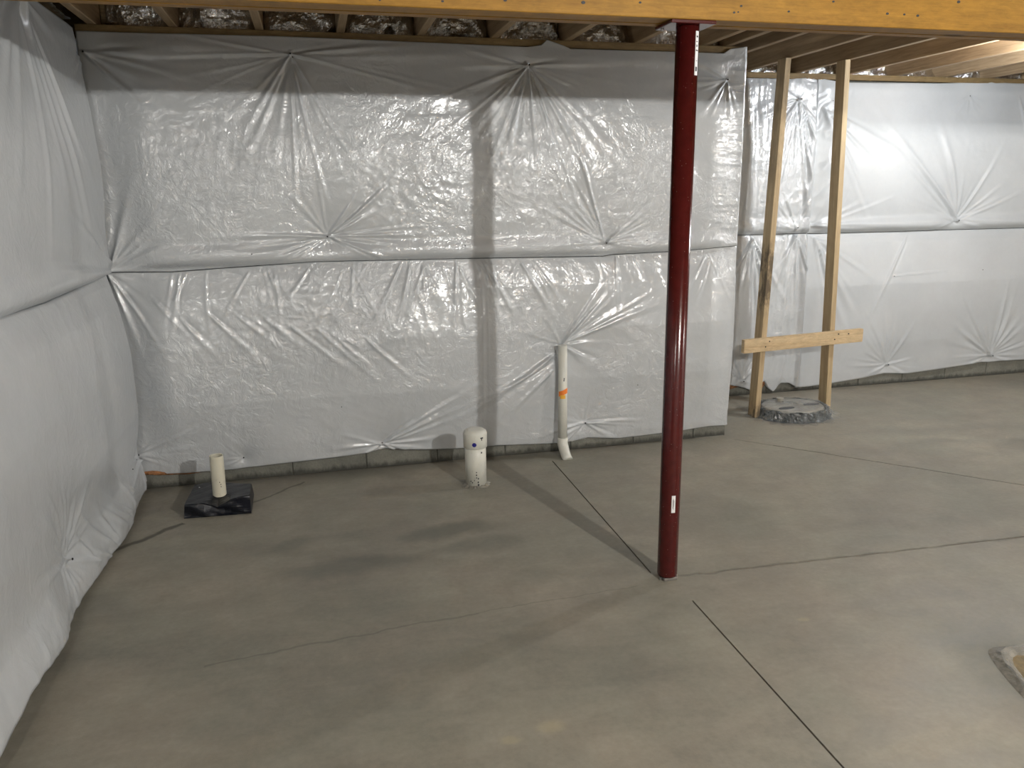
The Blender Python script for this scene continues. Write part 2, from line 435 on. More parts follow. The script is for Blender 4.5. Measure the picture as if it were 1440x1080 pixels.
# walls of blocks: bottom course built block by block
def block_wall(name, a, b, inward, visible=None):
    """solid wall behind; a,b = floor end points of the face; inward normal"""
    a = Vector((*a, 0)); b = Vector((*b, 0)); n = Vector((*inward, 0)); t = (b-a).normalized(); Ln = (b-a).length
    M.setdefault('joint', simple('dark_joint', (.06, .058, .048), .9))
    bm = bmesh.new()
    q = [a-n*.006, b-n*.006, b-n*.2, a-n*.2]
    lo = [bm.verts.new((p.x, p.y, -.02)) for p in q]; hi = [bm.verts.new((p.x, p.y, 2.25)) for p in q]
    bm.faces.new(lo); bm.faces.new(hi)
    for i in range(4): bm.faces.new((lo[i], lo[(i+1) % 4], hi[(i+1) % 4], hi[i]))
    o = obj_bm(name, bm, M['joint']); o['kind'] = 'structure'
    if visible:
        s = visible[0]; k = 0; random.seed(len(name))
        while s < min(Ln, visible[1]):
            e = min(s+.3985, Ln)
            p, q2 = a+t*s, a+t*e
            pr = random.uniform(-.004, -.0005)
            lo_ = Vector((min(p.x, q2.x), min(p.y, q2.y), .001)); hi_ = Vector((max(p.x, q2.x), max(p.y, q2.y), .198))
            # face plane at 0 (+pr inward), depth 2 cm back
            if abs(n.y) > .5: lo_.y, hi_.y = sorted((a.y+n.y*pr, a.y-n.y*.03))
            else: lo_.x, hi_.x = sorted((a.x+n.x*pr, a.x-n.x*.03))
            bxo('block', lo_, hi_, M['block'], o, bev=.0035)
            s = e+.0045; k += 1
    return o
block_wall('wall_back', (0, 0), (3.44, 0), (0, -1), (-.26+.26, 3.44))
block_wall('wall_left', (0, 0), (0, Y0), (1, 0), (0.0, 3.6))
block_wall('wall_right', (3.44, .867), (X1, .867), (0, -1), (.02, 5.9))
o = bxo('wall_corner', (3.24, .005, -.02), (3.433, 1.06, 2.25), M['conc']); o['kind'] = 'structure'
for k in range(2): bxo('block', (3.40, .004+k*.403, .001), (3.4385, .40+k*.403, .198), M['block'], o, bev=.0035)
o = bxo('wall_far_right', (X1, Y0, -.02), (X1+.2, 1.07, CEIL), M['farwall']); o['kind'] = 'structure'
o = bxo('wall_front', (-.2, Y0-.2, -.02), (X1+.2, Y0, CEIL), M['farwall']); o['kind'] = 'structure'
# ceiling: subfloor boards carried by joists
ceiling = bxo('ceiling', (-.2, Y0-.2, CEIL), (X1+.2, 1.3, CEIL+.02), M['osb']); ceiling['kind'] = 'structure'
jx = [.072, .425, .818, 1.205, 1.605, 1.99, 2.39, 2.79, 3.19, 3.335, 3.555]
def joist(x, y1):
    bm = bmesh.new(); box(bm, (x-.019, Y0+.01, JB), (x+.019, y1, CEIL-.001), .002)
    return obj_bm('joist', bm, M['joist'], ceiling, base=(x, 0, JB))
for x in jx[:-2]: joist(x, .12)
joist(3.335, .12); joist(3.545, 1.0)
x = 3.935
while x < X1:
    joist(x, 1.0); x += .405
# blocking with a dark joint on one joist face, rim boards
def structure(o): o['kind'] = 'structure'; return o
structure(bxo('trim_1', (.0, .002, 2.253), (3.425, .14, JB-.001), M['plate'], bev=.002))           # sill plates on the walls
structure(bxo('trim_2', (3.44, .855, 2.253), (X1, 1.0, JB-.001), M['plate'], bev=.002))
structure(bxo('trim_3', (-.14, Y0, 2.253), (-.03, -.015, JB-.001), M['plate'], bev=.002))
structure(bxo('trim_4', (-.15, .145, 2.253), (3.44, .19, CEIL-.001), M['plate']))                 # rim boards
structure(bxo('trim_5', (3.44, 1.005, 2.253), (X1, 1.05, CEIL-.001), M['plate']))
structure(bxo('trim_6', (-.19, Y0, 2.253), (-.145, .19, CEIL-.001), M['plate']))
structure(bxo('trim_7', (3.30, .145, 2.253), (3.44, 1.0, JB-.001), M['plate'], bev=.002))

# ------------------------------------------------------------------ beam
YB0, YB1, ZB = -1.690, -1.555, 2.055
beam = thing('support_beam', 'long golden brown timber beam running across under the joists', 'beam', (4.5, (YB0+YB1)/2, ZB))
ply = (YB1-YB0)/3
for k in range(3):
    bxo('ply', (.03, YB0+k*ply+.0006, ZB+(.0015 if k == 1 else 0)), (X1-.05, YB0+(k+1)*ply-.0006, JB-.002), M['beam'], beam, bev=.0025)
for (x, z, r) in [(2.087, 2.098, .004), (2.45, 2.102, .004), (2.425, 2.081, .004), (2.44, 2.083, .003), (1.893, 2.09, .006), (1.637, 2.086, .005),
                  (3.312, 2.150, .006), (3.02, 2.10, .005), (3.09, 2.10, .004), (3.146, 2.098, .005), (2.63, 2.092, .004), (2.80, 2.13, .004), (1.44, 2.075, .004), (1.25, 2.07, .003)]:
    bm = bmesh.new(); tube(bm, [(x, YB0-.0008, z), (x, YB0+.004, z)], r, 12)
    bmesh.ops.scale(bm, verts=bm.verts, vec=(1.15, 1, .8), space=Matrix.Translation((-x, 0, -z)))
    obj_bm('nail_hole', bm, M['ink'], beam)

# ------------------------------------------------------------------ post
pxb, pyb = 2.288, -1.628
post = thing('steel_post', 'tall dark red steel post with white stickers standing under the timber beam', 'post', (pxb, pyb, 0))
R = .0395
bm = bmesh.new(); tube(bm, [(pxb, pyb, .012), (pxb, pyb, .02), (pxb, pyb, ZB-.012)], [R-.003, R, R], 48); obj_bm('shaft', bm, M['post'], post, smooth=False)
for f in bpy.data.objects['shaft'].data.polygons: f.use_smooth = len(f.vertices) == 4
bxo('top_plate', (pxb-.088, pyb-.062, ZB-.0125), (pxb+.075, pyb+.072, ZB-.001), M['post'], post, bev=.002)
bxo('base_plate', (pxb-.028, pyb-.035, 0.0005), (pxb+.03, pyb+.035, .0118), M['steel'], post, bev=.002, label='grey steel foot')
for sx in (-1, 1):
    bm = bmesh.new(); tube(bm, [(pxb+sx*.034, pyb-.012, .0005), (pxb+sx*.034, pyb-.012, .011)], .006, 8); obj_bm('bolt', bm, M['steel'], post)
for sx in (-.07, .055):
    bm = bmesh.new(); tube(bm, [(pxb+sx, pyb+.05, ZB-.018), (pxb+sx, pyb+.05, ZB-.0125)], .006, 8); obj_bm('bolt', bm, M['steel'], post)
# stickers: facing the camera a little to the right
va = math.atan2(CAM.y-pyb, CAM.x-pxb)
def sticker(name, a0, a1, z0, z1, lab):
    bm = bmesh.new(); patch_on_cyl(bm, (pxb, pyb), R, va+a0, va+a1, z0, z1)
    return obj_bm(name, bm, M['paper'], post, label=lab)
s1 = sticker('sticker', .18, .56, .292, .362, 'small white sticker low on the shaft')
s2 = sticker('sticker', .78, 1.20, 1.885, 2.025, 'long white sticker at the top of the shaft')
def marks(st, a0, a1, rows, seed):
    random.seed(seed)
    for (z0, z1) in rows:
        f0 = random.uniform(.15, .35); f1 = random.uniform(.55, .85)
        bm = bmesh.new(); patch_on_cyl(bm, (pxb, pyb), R+.0007, va+a0+(a1-a0)*f0, va+a0+(a1-a0)*f1, z0, z1, 3, t=.0004)
        obj_bm('print', bm, M['ink'], st)
# vertical lines of small print (unreadable in the photograph)
for (f0, f1, z0, z1) in [(.30, .38, .310, .345), (.45, .52, .305, .350), (.60, .66, .318, .343)]:
    bm = bmesh.new(); patch_on_cyl(bm, (pxb, pyb), R+.0007, va+.18+.38*f0, va+.18+.38*f1, z0, z1, 2, t=.0004); obj_bm('print', bm, M['ink'], s1)
marks(s2, .78, 1.20, [(1.898, 1.912), (2.005, 2.010), (1.975, 1.982), (1.962, 1.966), (1.990, 1.993), (1.93, 1.932)], 3)

# ------------------------------------------------------------------ insulation blankets (height-field meshes)
def vnoise(u, v, su, sv, seed):
    rs = np.random.RandomState(seed); G = rs.rand(64, 64)
    a = u*su+1000.; b = v*sv+1000.
    i = np.floor(a).astype(int); j = np.floor(b).astype(int); fa = a-i; fb = b-j
    fa = fa*fa*fa*(fa*(fa*6-15)+10); fb = fb*fb*fb*(fb*(fb*6-15)+10)
    g = lambda x, y: G[x % 64, y % 64]
    return (g(i, j)*(1-fa)+g(i+1, j)*fa)*(1-fb)+(g(i, j+1)*(1-fa)+g(i+1, j+1)*fa)*fb-.5
def fbm(u, v, su, sv, seed, oct=4, gain=.5):
    t = np.zeros_like(u); a = 1.
    for k in range(oct):
        t += a*vnoise(u, v, su*2**k, sv*2**k, seed+k); a *= gain
    return t
def ridged(u, v, su, sv, seed, oct=3):
    t = np.zeros_like(u); a = 1.
    for k in range(oct):
        t += a*(.25-np.abs(vnoise(u, v, su*2**k, sv*2**k, seed+k))); a *= .5
    return t
class Field:
    def __init__(s, U, V): s.U, s.V, s.h = U, V, np.zeros_like(U)
    def ridge(s, p, ang, Ln, a, w0=.006, w1=.02, bend=0.0, r0=.0):
        """a pleat leaving p at angle ang: widens and fades with distance; bend = sideways curvature"""
        c, d = math.cos(ang), math.sin(ang)
        U, V = s.U-p[0], s.V-p[1]
        t = U*c+V*d; q = -U*d+V*c-bend*t*t
        m = (t > -.02) & (t < Ln) & (np.abs(q) < 4*w1)
        if not m.any(): return
        tt = np.clip(t[m], 0, None)/Ln; w = w0+(w1-w0)*tt
        env = np.minimum(1, (tt+.02)*10)*(1-tt)**1.1
        x = q[m]/w
        s.h[m] += 1.25*a*env*(np.exp(-x*x)-.35*np.exp(-((x-1.9)**2)))
    def fan(s, p, a0, a1, n, Ln, a, seed, w0=.004, w1=.02, jitter=.6, bend=.15):
        rs = np.random.RandomState(seed)
        for k in range(n):
            an = a0+(a1-a0)*(k+.5+rs.uniform(-jitter, jitter))/n
            s.ridge(p, math.radians(an), Ln*rs.uniform(.35, 1.1), a*rs.uniform(.35, 1.3), w0, w1*rs.uniform(.5, 1.3), rs.uniform(-bend, bend))
    def pull(s, p, r=.12, k=.85, sx=1., sy=1.):
        d = np.sqrt(((s.U-p[0])/sx)**2+((s.V-p[1])/sy)**2)
        s.h *= 1-k*np.exp(-d/r)
    def button(s, p, r=.012, depth=.004):
        d = np.hypot(s.U-p[0], s.V-p[1])
        s.h += -depth*np.exp(-(d/r)**2)+.0025*np.exp(-((d-2*r)/(.5*r))**2)
def sstep(x, a, b):
    t = np.clip((x-a)/(b-a), 0, 1); return t*t*(3-2*t)
def blanket(name, label, u0, u1, bot, top, du, origin, ud, nd, hfun, fasteners=(), dots=(), group=None, min_h=.006, mat='sheet'):
    nu = int((u1-u0)/du)+1; us = np.linspace(u0, u1, nu)
    b = bot(us); t = top(us); nv = int((t.max()-b.min())/du)+1
    tt = np.linspace(0, 1, nv)
    U = np.repeat(us[:, None], nv, 1); V = b[:, None]+(t-b)[:, None]*tt[None, :]
    F = Field(U, V); hfun(F); F.h = np.maximum(F.h, min_h)
    H = F.h
    # border ring folded back to the wall
    Up = np.pad(U, 1, 'edge'); Vp = np.pad(V, 1, 'edge'); Hp = np.pad(H, 1, 'edge')
    Hp[0, :] = Hp[-1, :] = .001; Hp[:, 0] = Hp[:, -1] = .001
    base = np.array([origin[0]+ud[0]*(u0+u1)/2, origin[1]+ud[1]*(u0+u1)/2, float(b.min())])
    P = np.stack([origin[0]+ud[0]*Up+nd[0]*Hp, origin[1]+ud[1]*Up+nd[1]*Hp, Vp], -1)-base
    n0, n1 = Up.shape
    idx = np.arange(n0*n1).reshape(n0, n1)
    A, B, C_, D = idx[:-1, :-1], idx[1:, :-1], idx[1:, 1:], idx[:-1, 1:]
    flip = (ud[0]*0+ud[1]*0) or 0
    # orientation: (ud x z) . nd > 0 -> order A B C D faces nd
    ori = ud[1]*nd[0]-ud[0]*nd[1]
    quad = np.stack([A, B, C_, D], -1) if ori > 0 else np.stack([A, D, C_, B], -1)
    quad = quad.reshape(-1, 4)
    me = bpy.data.meshes.new(name)
    me.vertices.add(n0*n1); me.vertices.foreach_set('co', P.reshape(-1).astype(np.float32))
    nf = len(quad); me.loops.add(nf*4); me.polygons.add(nf)
    me.loops.foreach_set('vertex_index', quad.reshape(-1).astype(np.int32))
    me.polygons.foreach_set('loop_start', (np.arange(nf)*4).astype(np.int32))
    me.polygons.foreach_set('loop_total', np.full(nf, 4, np.int32))
    me.polygons.foreach_set('use_smooth', np.ones(nf, bool))
    me.update(); me.validate()
    me.materials.append(M[mat])
    o = bpy.data.objects.new(name, me); COL.objects.link(o); o.location = base
    o['label'] = label; o['category'] = 'insulation'
    if group: o['group'] = group
    n3 = Vector((nd[0], nd[1], 0))
    def hat(p):
        i = int(round((p[0]-u0)/(u1-u0)*(nu-1))); i = min(max(i, 0), nu-1)
        bb, t2 = b[i], t[i]; j = int(round((p[1]-bb)/(t2-bb)*(nv-1))); j = min(max(j, 0), nv-1)
        return H[i, j]
    for (p, r) in [(q, .0048) for q in fasteners]+[(q, .0032) for q in dots]:
        h = hat(p); c = Vector((origin[0]+ud[0]*p[0], origin[1]+ud[1]*p[0], p[1]))+n3*h
        bm = bmesh.new(); bmesh.ops.create_cone(bm, cap_ends=True, segments=10, radius1=r, radius2=r*.8, depth=.004,
            matrix=Matrix.Translation(c+n3*.001) @ n3.to_track_quat('Z', 'Y').to_matrix().to_4x4())
        obj_bm('nail', bm, M['nail'], o)
    return o
def ip(xs, ys): return lambda u: np.interp(u, xs, ys)
def crumple(F, a, seed, su=7, sv=7):
    an = .5+.37*(seed % 7); c_, s_ = math.cos(an), math.sin(an)
    A, B = F.U*c_-F.V*s_, F.U*s_+F.V*c_
    wu = A+.10*fbm(A, B, 3.3, 3.3, seed+20, 3); wv = B+.10*fbm(A, B, 3.3, 3.3, seed+30, 3)
    F.h += a*ridged(wu, wv, su, sv, seed, 3)

# --- back wall (u = x)
BO, BU, BN = (0, 0), (1, 0), (0, -1)
def upper_profile(V, z0=1.165, z1=2.25, belly=.075, lip=.055):
    """puffy upper row: rolled lip at the foot, tuck at the nailing line, belly, thin top"""
    zz = np.linspace(z0-.4, z1+.4, 2000)
    hh = np.interp(zz, [z0, z0+.008, z0+.03, z0+.06, z0+.11, z0+.20, z0+.5, z1-.3, z1-.10, z1-.05, z1],
                     [.012, .050, lip+.012, lip+.014, lip-.004, lip+.004, belly, belly*.72, .030, .030, .012])
    st = zz[1]-zz[0]
    def_k = lambda sg: np.exp(-.5*(np.arange(-int(4*sg/st), int(4*sg/st)+1)*st/sg)**2)
    k1 = def_k(.055); k2 = def_k(.006); s1_ = np.convolve(hh, k1/k1.sum(), 'same'); s2_ = np.convolve(hh, k2/k2.sum(), 'same')
    f = np.clip((zz-(z0+.14))/.12, 0, 1)*np.clip((z1-.10-zz)/.10, 0, 1); f = f*f*(3-2*f)
    return np.interp(V, zz, s1_*f+s2_*(1-f))
def smooth1(F, n=2):
    for _ in range(n):
        h = F.h; k = np.pad(h, 1, 'edge'); F.h = (k[:-2, 1:-1]+k[2:, 1:-1]+k[1:-1, :-2]+k[1:-1, 2:]+2*h)/6
def h_back_up(F):
    F.h[:] = upper_profile(F.V)
    F.h *= .92+.35*vnoise(F.U, F.V, 1.2, 1.0, 3)
    side = sstep(F.U, .05, .28)*(1-.75*sstep(F.U, 3.22, 3.44)); F.h *= .2+.8*side
    smooth1(F, 3)
    A, B, C, D, E = (1.074, 1.298), (2.609, 1.224), (2.159, 2.155), (.956, 2.18), (3.325, 2.11)
    for p, r, k in ((A, .16, .75), (B, .13, .75), (C, .15, .7), (D, .14, .6), (E, .07, .7), ((0, 1.15), .15, .9), ((0, 2.17), .12, .9)): F.pull(p, r, k)
    # A: long horizontal pleats both ways, shorter fans up and down
    F.ridge(A, math.radians(176), .62, .010, .004, .022, .10); F.ridge(A, math.radians(183), .60, .007, .004, .020, .05)
    F.fan(A, 172, 215, 9, .42, .006, 11, .003, .013); F.fan(A, -28, 14, 12, .62, .006, 12, .003, .018)
    F.ridge(A, math.radians(33), .62, .010, .004, .018, .25); F.fan(A, 14, 60, 6, .45, .006, 13, .003, .016)
    F.fan(A, 90, 150, 5, .40, .003, 14, .004, .02); F.fan(A, 225, 320, 7, .12, .004, 15, .003, .01)
    # B
    F.ridge(B, math.radians(112), .72, .012, .003, .014, -.10); F.ridge(B, math.radians(118), .60, .006, .003, .016, .05)
    F.fan(B, 22, 48, 6, .42, .009, 16, .003, .016); F.fan(B, -12, 22, 6, .38, .006, 17, .003, .014); F.fan(B, 120, 178, 6, .55, .005, 18, .004, .024)
    # C: wide fan hanging from the top nail
    F.fan(C, 218, 330, 18, .85, .0095, 19, .004, .026); F.ridge(C, math.radians(232), .55, .012, .004, .022, .1)
    F.ridge(C, math.radians(303), .85, .011, .004, .02, -.08); F.ridge(C, math.radians(289), .95, .010, .004, .015, .05)
    F.ridge(C, math.radians(274), .7, .009, .004, .013); F.fan(C, 165, 205, 6, .55, .006, 20, .004, .02); F.fan(C, -20, 10, 5, .6, .005, 21, .004, .02)
    # D
    F.fan(D, 225, 300, 11, .70, .0085, 22, .004, .022); F.ridge(D, math.radians(268), .75, .010, .003, .012); F.ridge(D, math.radians(278), .80, .008, .003, .012, .06)
    F.fan(D, 170, 200, 5, .8, .006, 23, .004, .02); F.fan(D, -16, 8, 6, .9, .006, 24, .004, .02)
    # corner pulls
    F.fan((.02, 2.17), -50, 5, 9, .55, .008, 25, .005, .024); F.fan((.0, 1.15), 2, 62, 9, .45, .008, 26, .004, .024)
    F.ridge((0.02, 1.16), math.radians(70), .5, .016, .006, .03)
    F.fan(E, 150, 300, 12, .32, .007, 27, .003, .016)
    # cross wrinkles at the free right edge
    m = sstep(F.U, 3.15, 3.38)
    F.h += m*.010*ridged(F.U, F.V, 5, 16, 40, 3)
    # vertical runs of slack film (catch the light in a row)
    band = np.exp(-((F.V-1.72)/.16)**2)*np.exp(-((F.U-.55)/.36)**2)
    F.h += .010*band*ridged(F.U+.15*fbm(F.U, F.V, 3, 3, 51, 2), F.V, 15, 3.5, 50, 3)
    patch = np.exp(-((F.U-1.62)/.34)**2-((F.V-1.62)/.30)**2)+.7*np.exp(-((F.U-2.15)/.25)**2-((F.V-1.6)/.3)**2)
    G = Field(F.U, F.V); crumple(G, .012, 60, 13, 11); F.h += patch*G.h
    crumple(F, .0045, 70, 5, 4)
    F.h += .0035*fbm(F.U, F.V, 2.5, 9, 80, 3)*(F.V > 1.9)
def h_back_low(F):
    h = np.interp(F.V, [.05, .10, .20, .45, .75, 1.0, 1.12, 1.17], [.022, .034, .048, .075, .080, .060, .026, .008])
    F.h[:] = h*(.95+.45*vnoise(F.U, F.V, 1.3, 1.6, 5))
    side = sstep(F.U, .05, .26)*(1-.7*sstep(F.U, 3.25, 3.44)); F.h *= .2+.8*side
    P = (2.345, .655)
    for p, r, k in ((P, .12, .55), ((2.495, .172), .12, .7), ((.555, .134), .06, .7), ((1.298, .147), .10, .7), ((0, .19), .1, .8), ((0, 1.15), .12, .8)): F.pull(p, r, k)
    # pleats leaving the top of the vent pipe
    F.fan(P, 22, 62, 8, .75, .011, 31, .004, .022); F.fan(P, -48, 12, 7, .42, .006, 32, .004, .02); F.fan(P, 118, 158, 4, .35, .004, 33, .004, .02)
    F.ridge((2.30, .60), math.radians(214), .75, .016, .010, .024, -.10); F.ridge((2.28, .56), math.radians(208), .70, .008, .006, .02, -.15); F.ridge((2.28, .50), math.radians(222), .45, .007, .006, .02)
    # foot nails
    F.fan((2.495, .172), 170, 235, 6, .35, .008, 34, .004, .016); F.fan((2.495, .172), -40, 10, 6, .45, .008, 35, .004, .016); F.fan((2.495, .172), 30, 150, 7, .22, .003, 36, .004, .016)
    F.fan((1.298, .147), 150, 225, 8, .38, .008, 37, .003, .013); F.fan((1.298, .147), -35, 45, 8, .55, .009, 38, .003, .018)
    F.ridge((1.298, .147), math.radians(33), .75, .010, .004, .02, -.1)
    F.fan((.555, .134), 120, 240, 6, .15, .003, 39, .003, .01); F.fan((.02, .19), -25, 40, 6, .5, .006, 41, .004, .02)
    F.fan((0, 1.15), -75, -15, 7, .5, .009, 42, .004, .022)
    # slack pleats dropping from the seam
    rs = np.random.RandomState(8)
    for k in range(34):
        x = rs.uniform(.25, 3.3); F.ridge((x, 1.16-rs.uniform(0, .05)), math.radians(-90+rs.uniform(-38, 38)), rs.uniform(.15, .42), .006*rs.uniform(.4, 1.3), .004, .014, rs.uniform(-.4, .4))
    for (x, an) in ((1.45, -118), (1.50, -105), (1.75, -95), (2.1, -60), (1.9, -62)): F.ridge((x, 1.15), math.radians(an), .42, .010, .004, .018)
    F.ridge((1.885, 1.16), math.radians(-90.5), 1.05, .004, .004, .004); F.ridge((1.905, 1.16), math.radians(-90.5), 1.05, -.003, .004, .004)
    # diagonal slack on the left
    for k in range(9): F.ridge((.20+.13*k, .98-.03*k+rs.uniform(-.05, .05)), math.radians(-50+rs.uniform(-8, 8)), rs.uniform(.25, .5), .006, .006, .02, .1)
    patch = np.exp(-((F.U-1.05)/.55)**2-((F.V-.88)/.22)**2)+.6*np.exp(-((F.U-2.0)/.4)**2-((F.V-.95)/.14)**2)
    G = Field(F.U, F.V); crumple(G, .011, 90, 15, 15); F.h += np.clip(patch, 0, 1)*G.h
    crumple(F, .005, 95, 5, 4)
    F.h += .006*sstep(-F.V, -.22, -.10)*ridged(F.U, F.V, 9, 4, 99, 2)
bk_top = ip([0, .3, .9, 1.0, 2.16, 2.24, 2.27, 2.36, 2.40, 3.30, 3.34, 3.44], [2.258, 2.256, 2.262, 2.262, 2.250, 2.262, 2.288, 2.262, 2.247, 2.25, 2.275, 2.289])
bk_bot = ip([0, .1, .39, .50, .75, 1.07, 1.2, 1.31, 1.42, 1.7, 1.95, 2.2, 2.34, 2.42, 2.52, 2.72, 2.85, 3.1, 3.30, 3.44],
            [.095, .082, .078, .075, .088, .097, .102, .118, .104, .082, .078, .062, .055, .058, .074, .052, .055, .066, .078, .070])
seam = lambda off: (lambda u: np.interp(u, [0, .3, 1.0, 1.8, 2.6, 2.66, 3.0, 3.44], np.array([1.15, 1.143, 1.172, 1.163, 1.150, 1.158, 1.165, 1.185]))+off)
blanket('insulation_blanket', 'white plastic blanket, upper row on the middle wall, nailed in radiating pleats above the seam', 0.004, 3.44, seam(0), bk_top, .0062,
        BO, BU, BN, h_back_up, [(1.074, 1.298), (2.609, 1.224), (2.159, 2.155), (.956, 2.18), (.965, 2.168), (3.325, 2.11), (.03, 2.165)], [(1.796, 1.233), (2.853, 1.232), (.695, 1.221)])
bl = blanket('insulation_blanket', 'white plastic blanket, lower row on the middle wall behind the pvc pipes', 0.004, 3.44, bk_bot, seam(-.004), .0062,
        BO, BU, BN, h_back_low, [(2.495, .172), (.555, .134), (1.298, .150), (1.298, .138), (.035, .195)], [(1.088, .389), (2.81, .39)])
# brown wool showing under the lower row at the left
def wool(u0, u1, z0, z1, origin, ud, nd, par, seed, t=.02):
    bm = bmesh.new(); rs = random.Random(seed); n = 14
    g = [[None]*4 for _ in range(n+1)]
    for i in range(n+1):
        u = u0+(u1-u0)*i/n; f = math.sin(math.pi*i/n)**.5 if 0 < i < n else .1
        for j in range(4):
            z = z1-(z1-z0)*f*j/3+rs.uniform(-.003, .003); h = .003+t*math.sin(math.pi*(j+.3)/3.6)*rs.uniform(.7, 1.1)
            g[i][j] = bm.verts.new((origin[0]+ud[0]*u+nd[0]*h, origin[1]+ud[1]*u+nd[1]*h, z))
    for i in range(n):
        for j in range(3): bm.faces.new((g[i][j], g[i+1][j], g[i+1][j+1], g[i][j+1]))
    return obj_bm('wool_edge', bm, M['fibre'], par, smooth=True, label='brown glass wool edge showing below the sheet')
wool(.03, .47, .066, .10, BO, BU, BN, bl, 4, .016)
# end return of the upper and lower rows around the corner (faces +x)
def h_ret(F):
    F.h[:] = .03; F.h *= sstep(F.U, -.01, .05)*.7+.3; crumple(F, .01, 130, 8, 5)
blanket('insulation_blanket', 'white plastic blanket wrapped round the outer corner, upper end face', 0, .86, ip([0, 1], [1.185, 1.185]), ip([0, .05, .15, 1], [2.289, 2.28, 2.25, 2.25]), .012, (3.44, 0), (0, 1), (1, 0), h_ret)
blanket('insulation_blanket', 'white plastic blanket wrapped round the outer corner, lower end face', 0, .86, ip([0, 1], [.07, .05]), ip([0, 1], [1.181, 1.181]), .012, (3.44, 0), (0, 1), (1, 0), h_ret)

# --- left wall (u = distance from the corner towards the camera)
LO, LU, LN = (0, 0), (0, -1), (1, 0)
def h_left_up(F):
    F.h[:] = upper_profile(F.V, 1.14, 2.25, .085, .062)
    F.h *= .95+.3*vnoise(F.U, F.V, 1.1, 1.0, 203)
    F.h *= .35+.65*sstep(F.U, -.03, .16)
    smooth1(F, 3)
    T = [(.86, 2.25), (2.05, 2.16), (0.02, 2.16)]
    for p in T[1:]: F.pull(p, .16, .45)
    F.pull((0, 1.15), .14, .9); F.pull((1.9, 1.22), .15, .7)
    F.fan(T[0], 222, 292, 10, 1.0, .007, 211, .012, .035); F.ridge(T[0], math.radians(240), 1.15, .012, .014, .035, .06); F.ridge(T[0], math.radians(252), 1.0, .010, .014, .03, -.05)
    F.ridge(T[0], math.radians(300), 1.0, .012, .014, .035); F.ridge(T[0], math.radians(312), 1.1, .011, .014, .035); F.fan(T[0], 295, 345, 7, .8, .007, 212, .010, .03)
    F.fan(T[0], 190, 220, 4, .5, .008, 213, .006, .03)
    F.fan(T[1], 200, 340, 16, .9, .012, 214, .008, .03)
    F.fan((0, 1.15), 25, 85, 6, .5, .010, 215, .005, .025); F.fan((0, 1.15), 5, 30, 3, .9, .010, 216, .006, .03)
    F.fan((0.0, 2.16), -70, -10, 5, .5, .008, 217, .006, .025)
    F.fan((1.9, 1.22), 20, 175, 12, .5, .009, 218, .005, .02)
    # shallow sag fold over the seam
    F.ridge((0.0, 1.155), math.radians(4), 1.6, .012, .008, .03, .02)
    crumple(F, .004, 220, 3, 2)
def h_left_low(F):
    h = np.interp(F.V, [.02, .10, .22, .45, .75, 1.0, 1.10, 1.14], [.060, .068, .060, .085, .090, .072, .045, .02])
    F.h[:] = h*(.95+.35*vnoise(F.U, F.V, 1.1, 1.4, 205))
    F.h *= .45+.55*sstep(F.U, -.03, .15)
    skirt = sstep(-F.V, -.30, -.04); F.h += .03*skirt*(1+1.2*vnoise(F.U, F.V, 3.0, 1.5, 206))
    F.pull((0, 1.15), .12, .85); F.pull((1.30, .215), .11, .8); F.pull((.12, .21), .07, .6)
    F.fan((1.30, .215), 60, 150, 8, .5, .008, 231, .005, .022); F.fan((1.30, .215), 150, 330, 12, .30, .009, 232, .004, .018)
    F.fan((1.30, .215), 10, 60, 6, .5, .010, 233, .005, .022)
    F.fan((.12, .21), 230, 330, 8, .25, .008, 234, .004, .018); F.fan((0.1, .2), -30, 20, 5, .5, .01, 235, .006, .022)
    # fine upright runs and skirt folds
    F.h += .0028*ridged(F.U+.03*fbm(F.U, F.V, 3, 2, 240, 2), F.V, 12, 1.0, 241, 2)
    F.h += .010*skirt*ridged(F.U+.35*F.V, F.V, 8, 2.5, 242, 3)
    rs = np.random.RandomState(12)
    for k in range(10): F.ridge((rs.uniform(.15, 1.1), rs.uniform(.02, .08)), math.radians(rs.uniform(28, 60)), rs.uniform(.25, .55), .010, .008, .02, rs.uniform(-.4, .4))
    crumple(F, .004, 250, 5, 3)
lf_top = ip([0, .5, .8, 1.5, 4.2], [2.262, 2.262, 2.268, 2.262, 2.26])
lf_bot = ip([0, .06, .2, .4, .6, .8, .95, 1.1, 1.3, 1.5, 1.7, 1.85, 1.95, 2.1, 2.6, 3.2, 4.2], [.088, .075, .050, .036, .028, .030, .024, .030, .035, .046, .060, .086, .092, .080, .05, .07, .06])
lseam = lambda off: (lambda u: np.interp(u, [0, .4, 1.0, 1.5, 2.2, 4.2], np.array([1.152, 1.140, 1.128, 1.143, 1.17, 1.15]))+off)
blanket('insulation_blanket', 'white plastic blanket, upper row on the left wall, fanning folds from its top nail', 0.05, 4.2, lseam(0), lf_top, .0085,
        LO, LU, LN, h_left_up, [], [], mat='sheet_left')
blanket('insulation_blanket', 'white plastic blanket, lower row on the left wall, its skirt hanging near the floor', 0.05, 4.2, lf_bot, lseam(-.004), .0085,
        LO, LU, LN, h_left_low, [(1.30, .215), (.13, .205)], [(.30, .215)], mat='sheet_left')

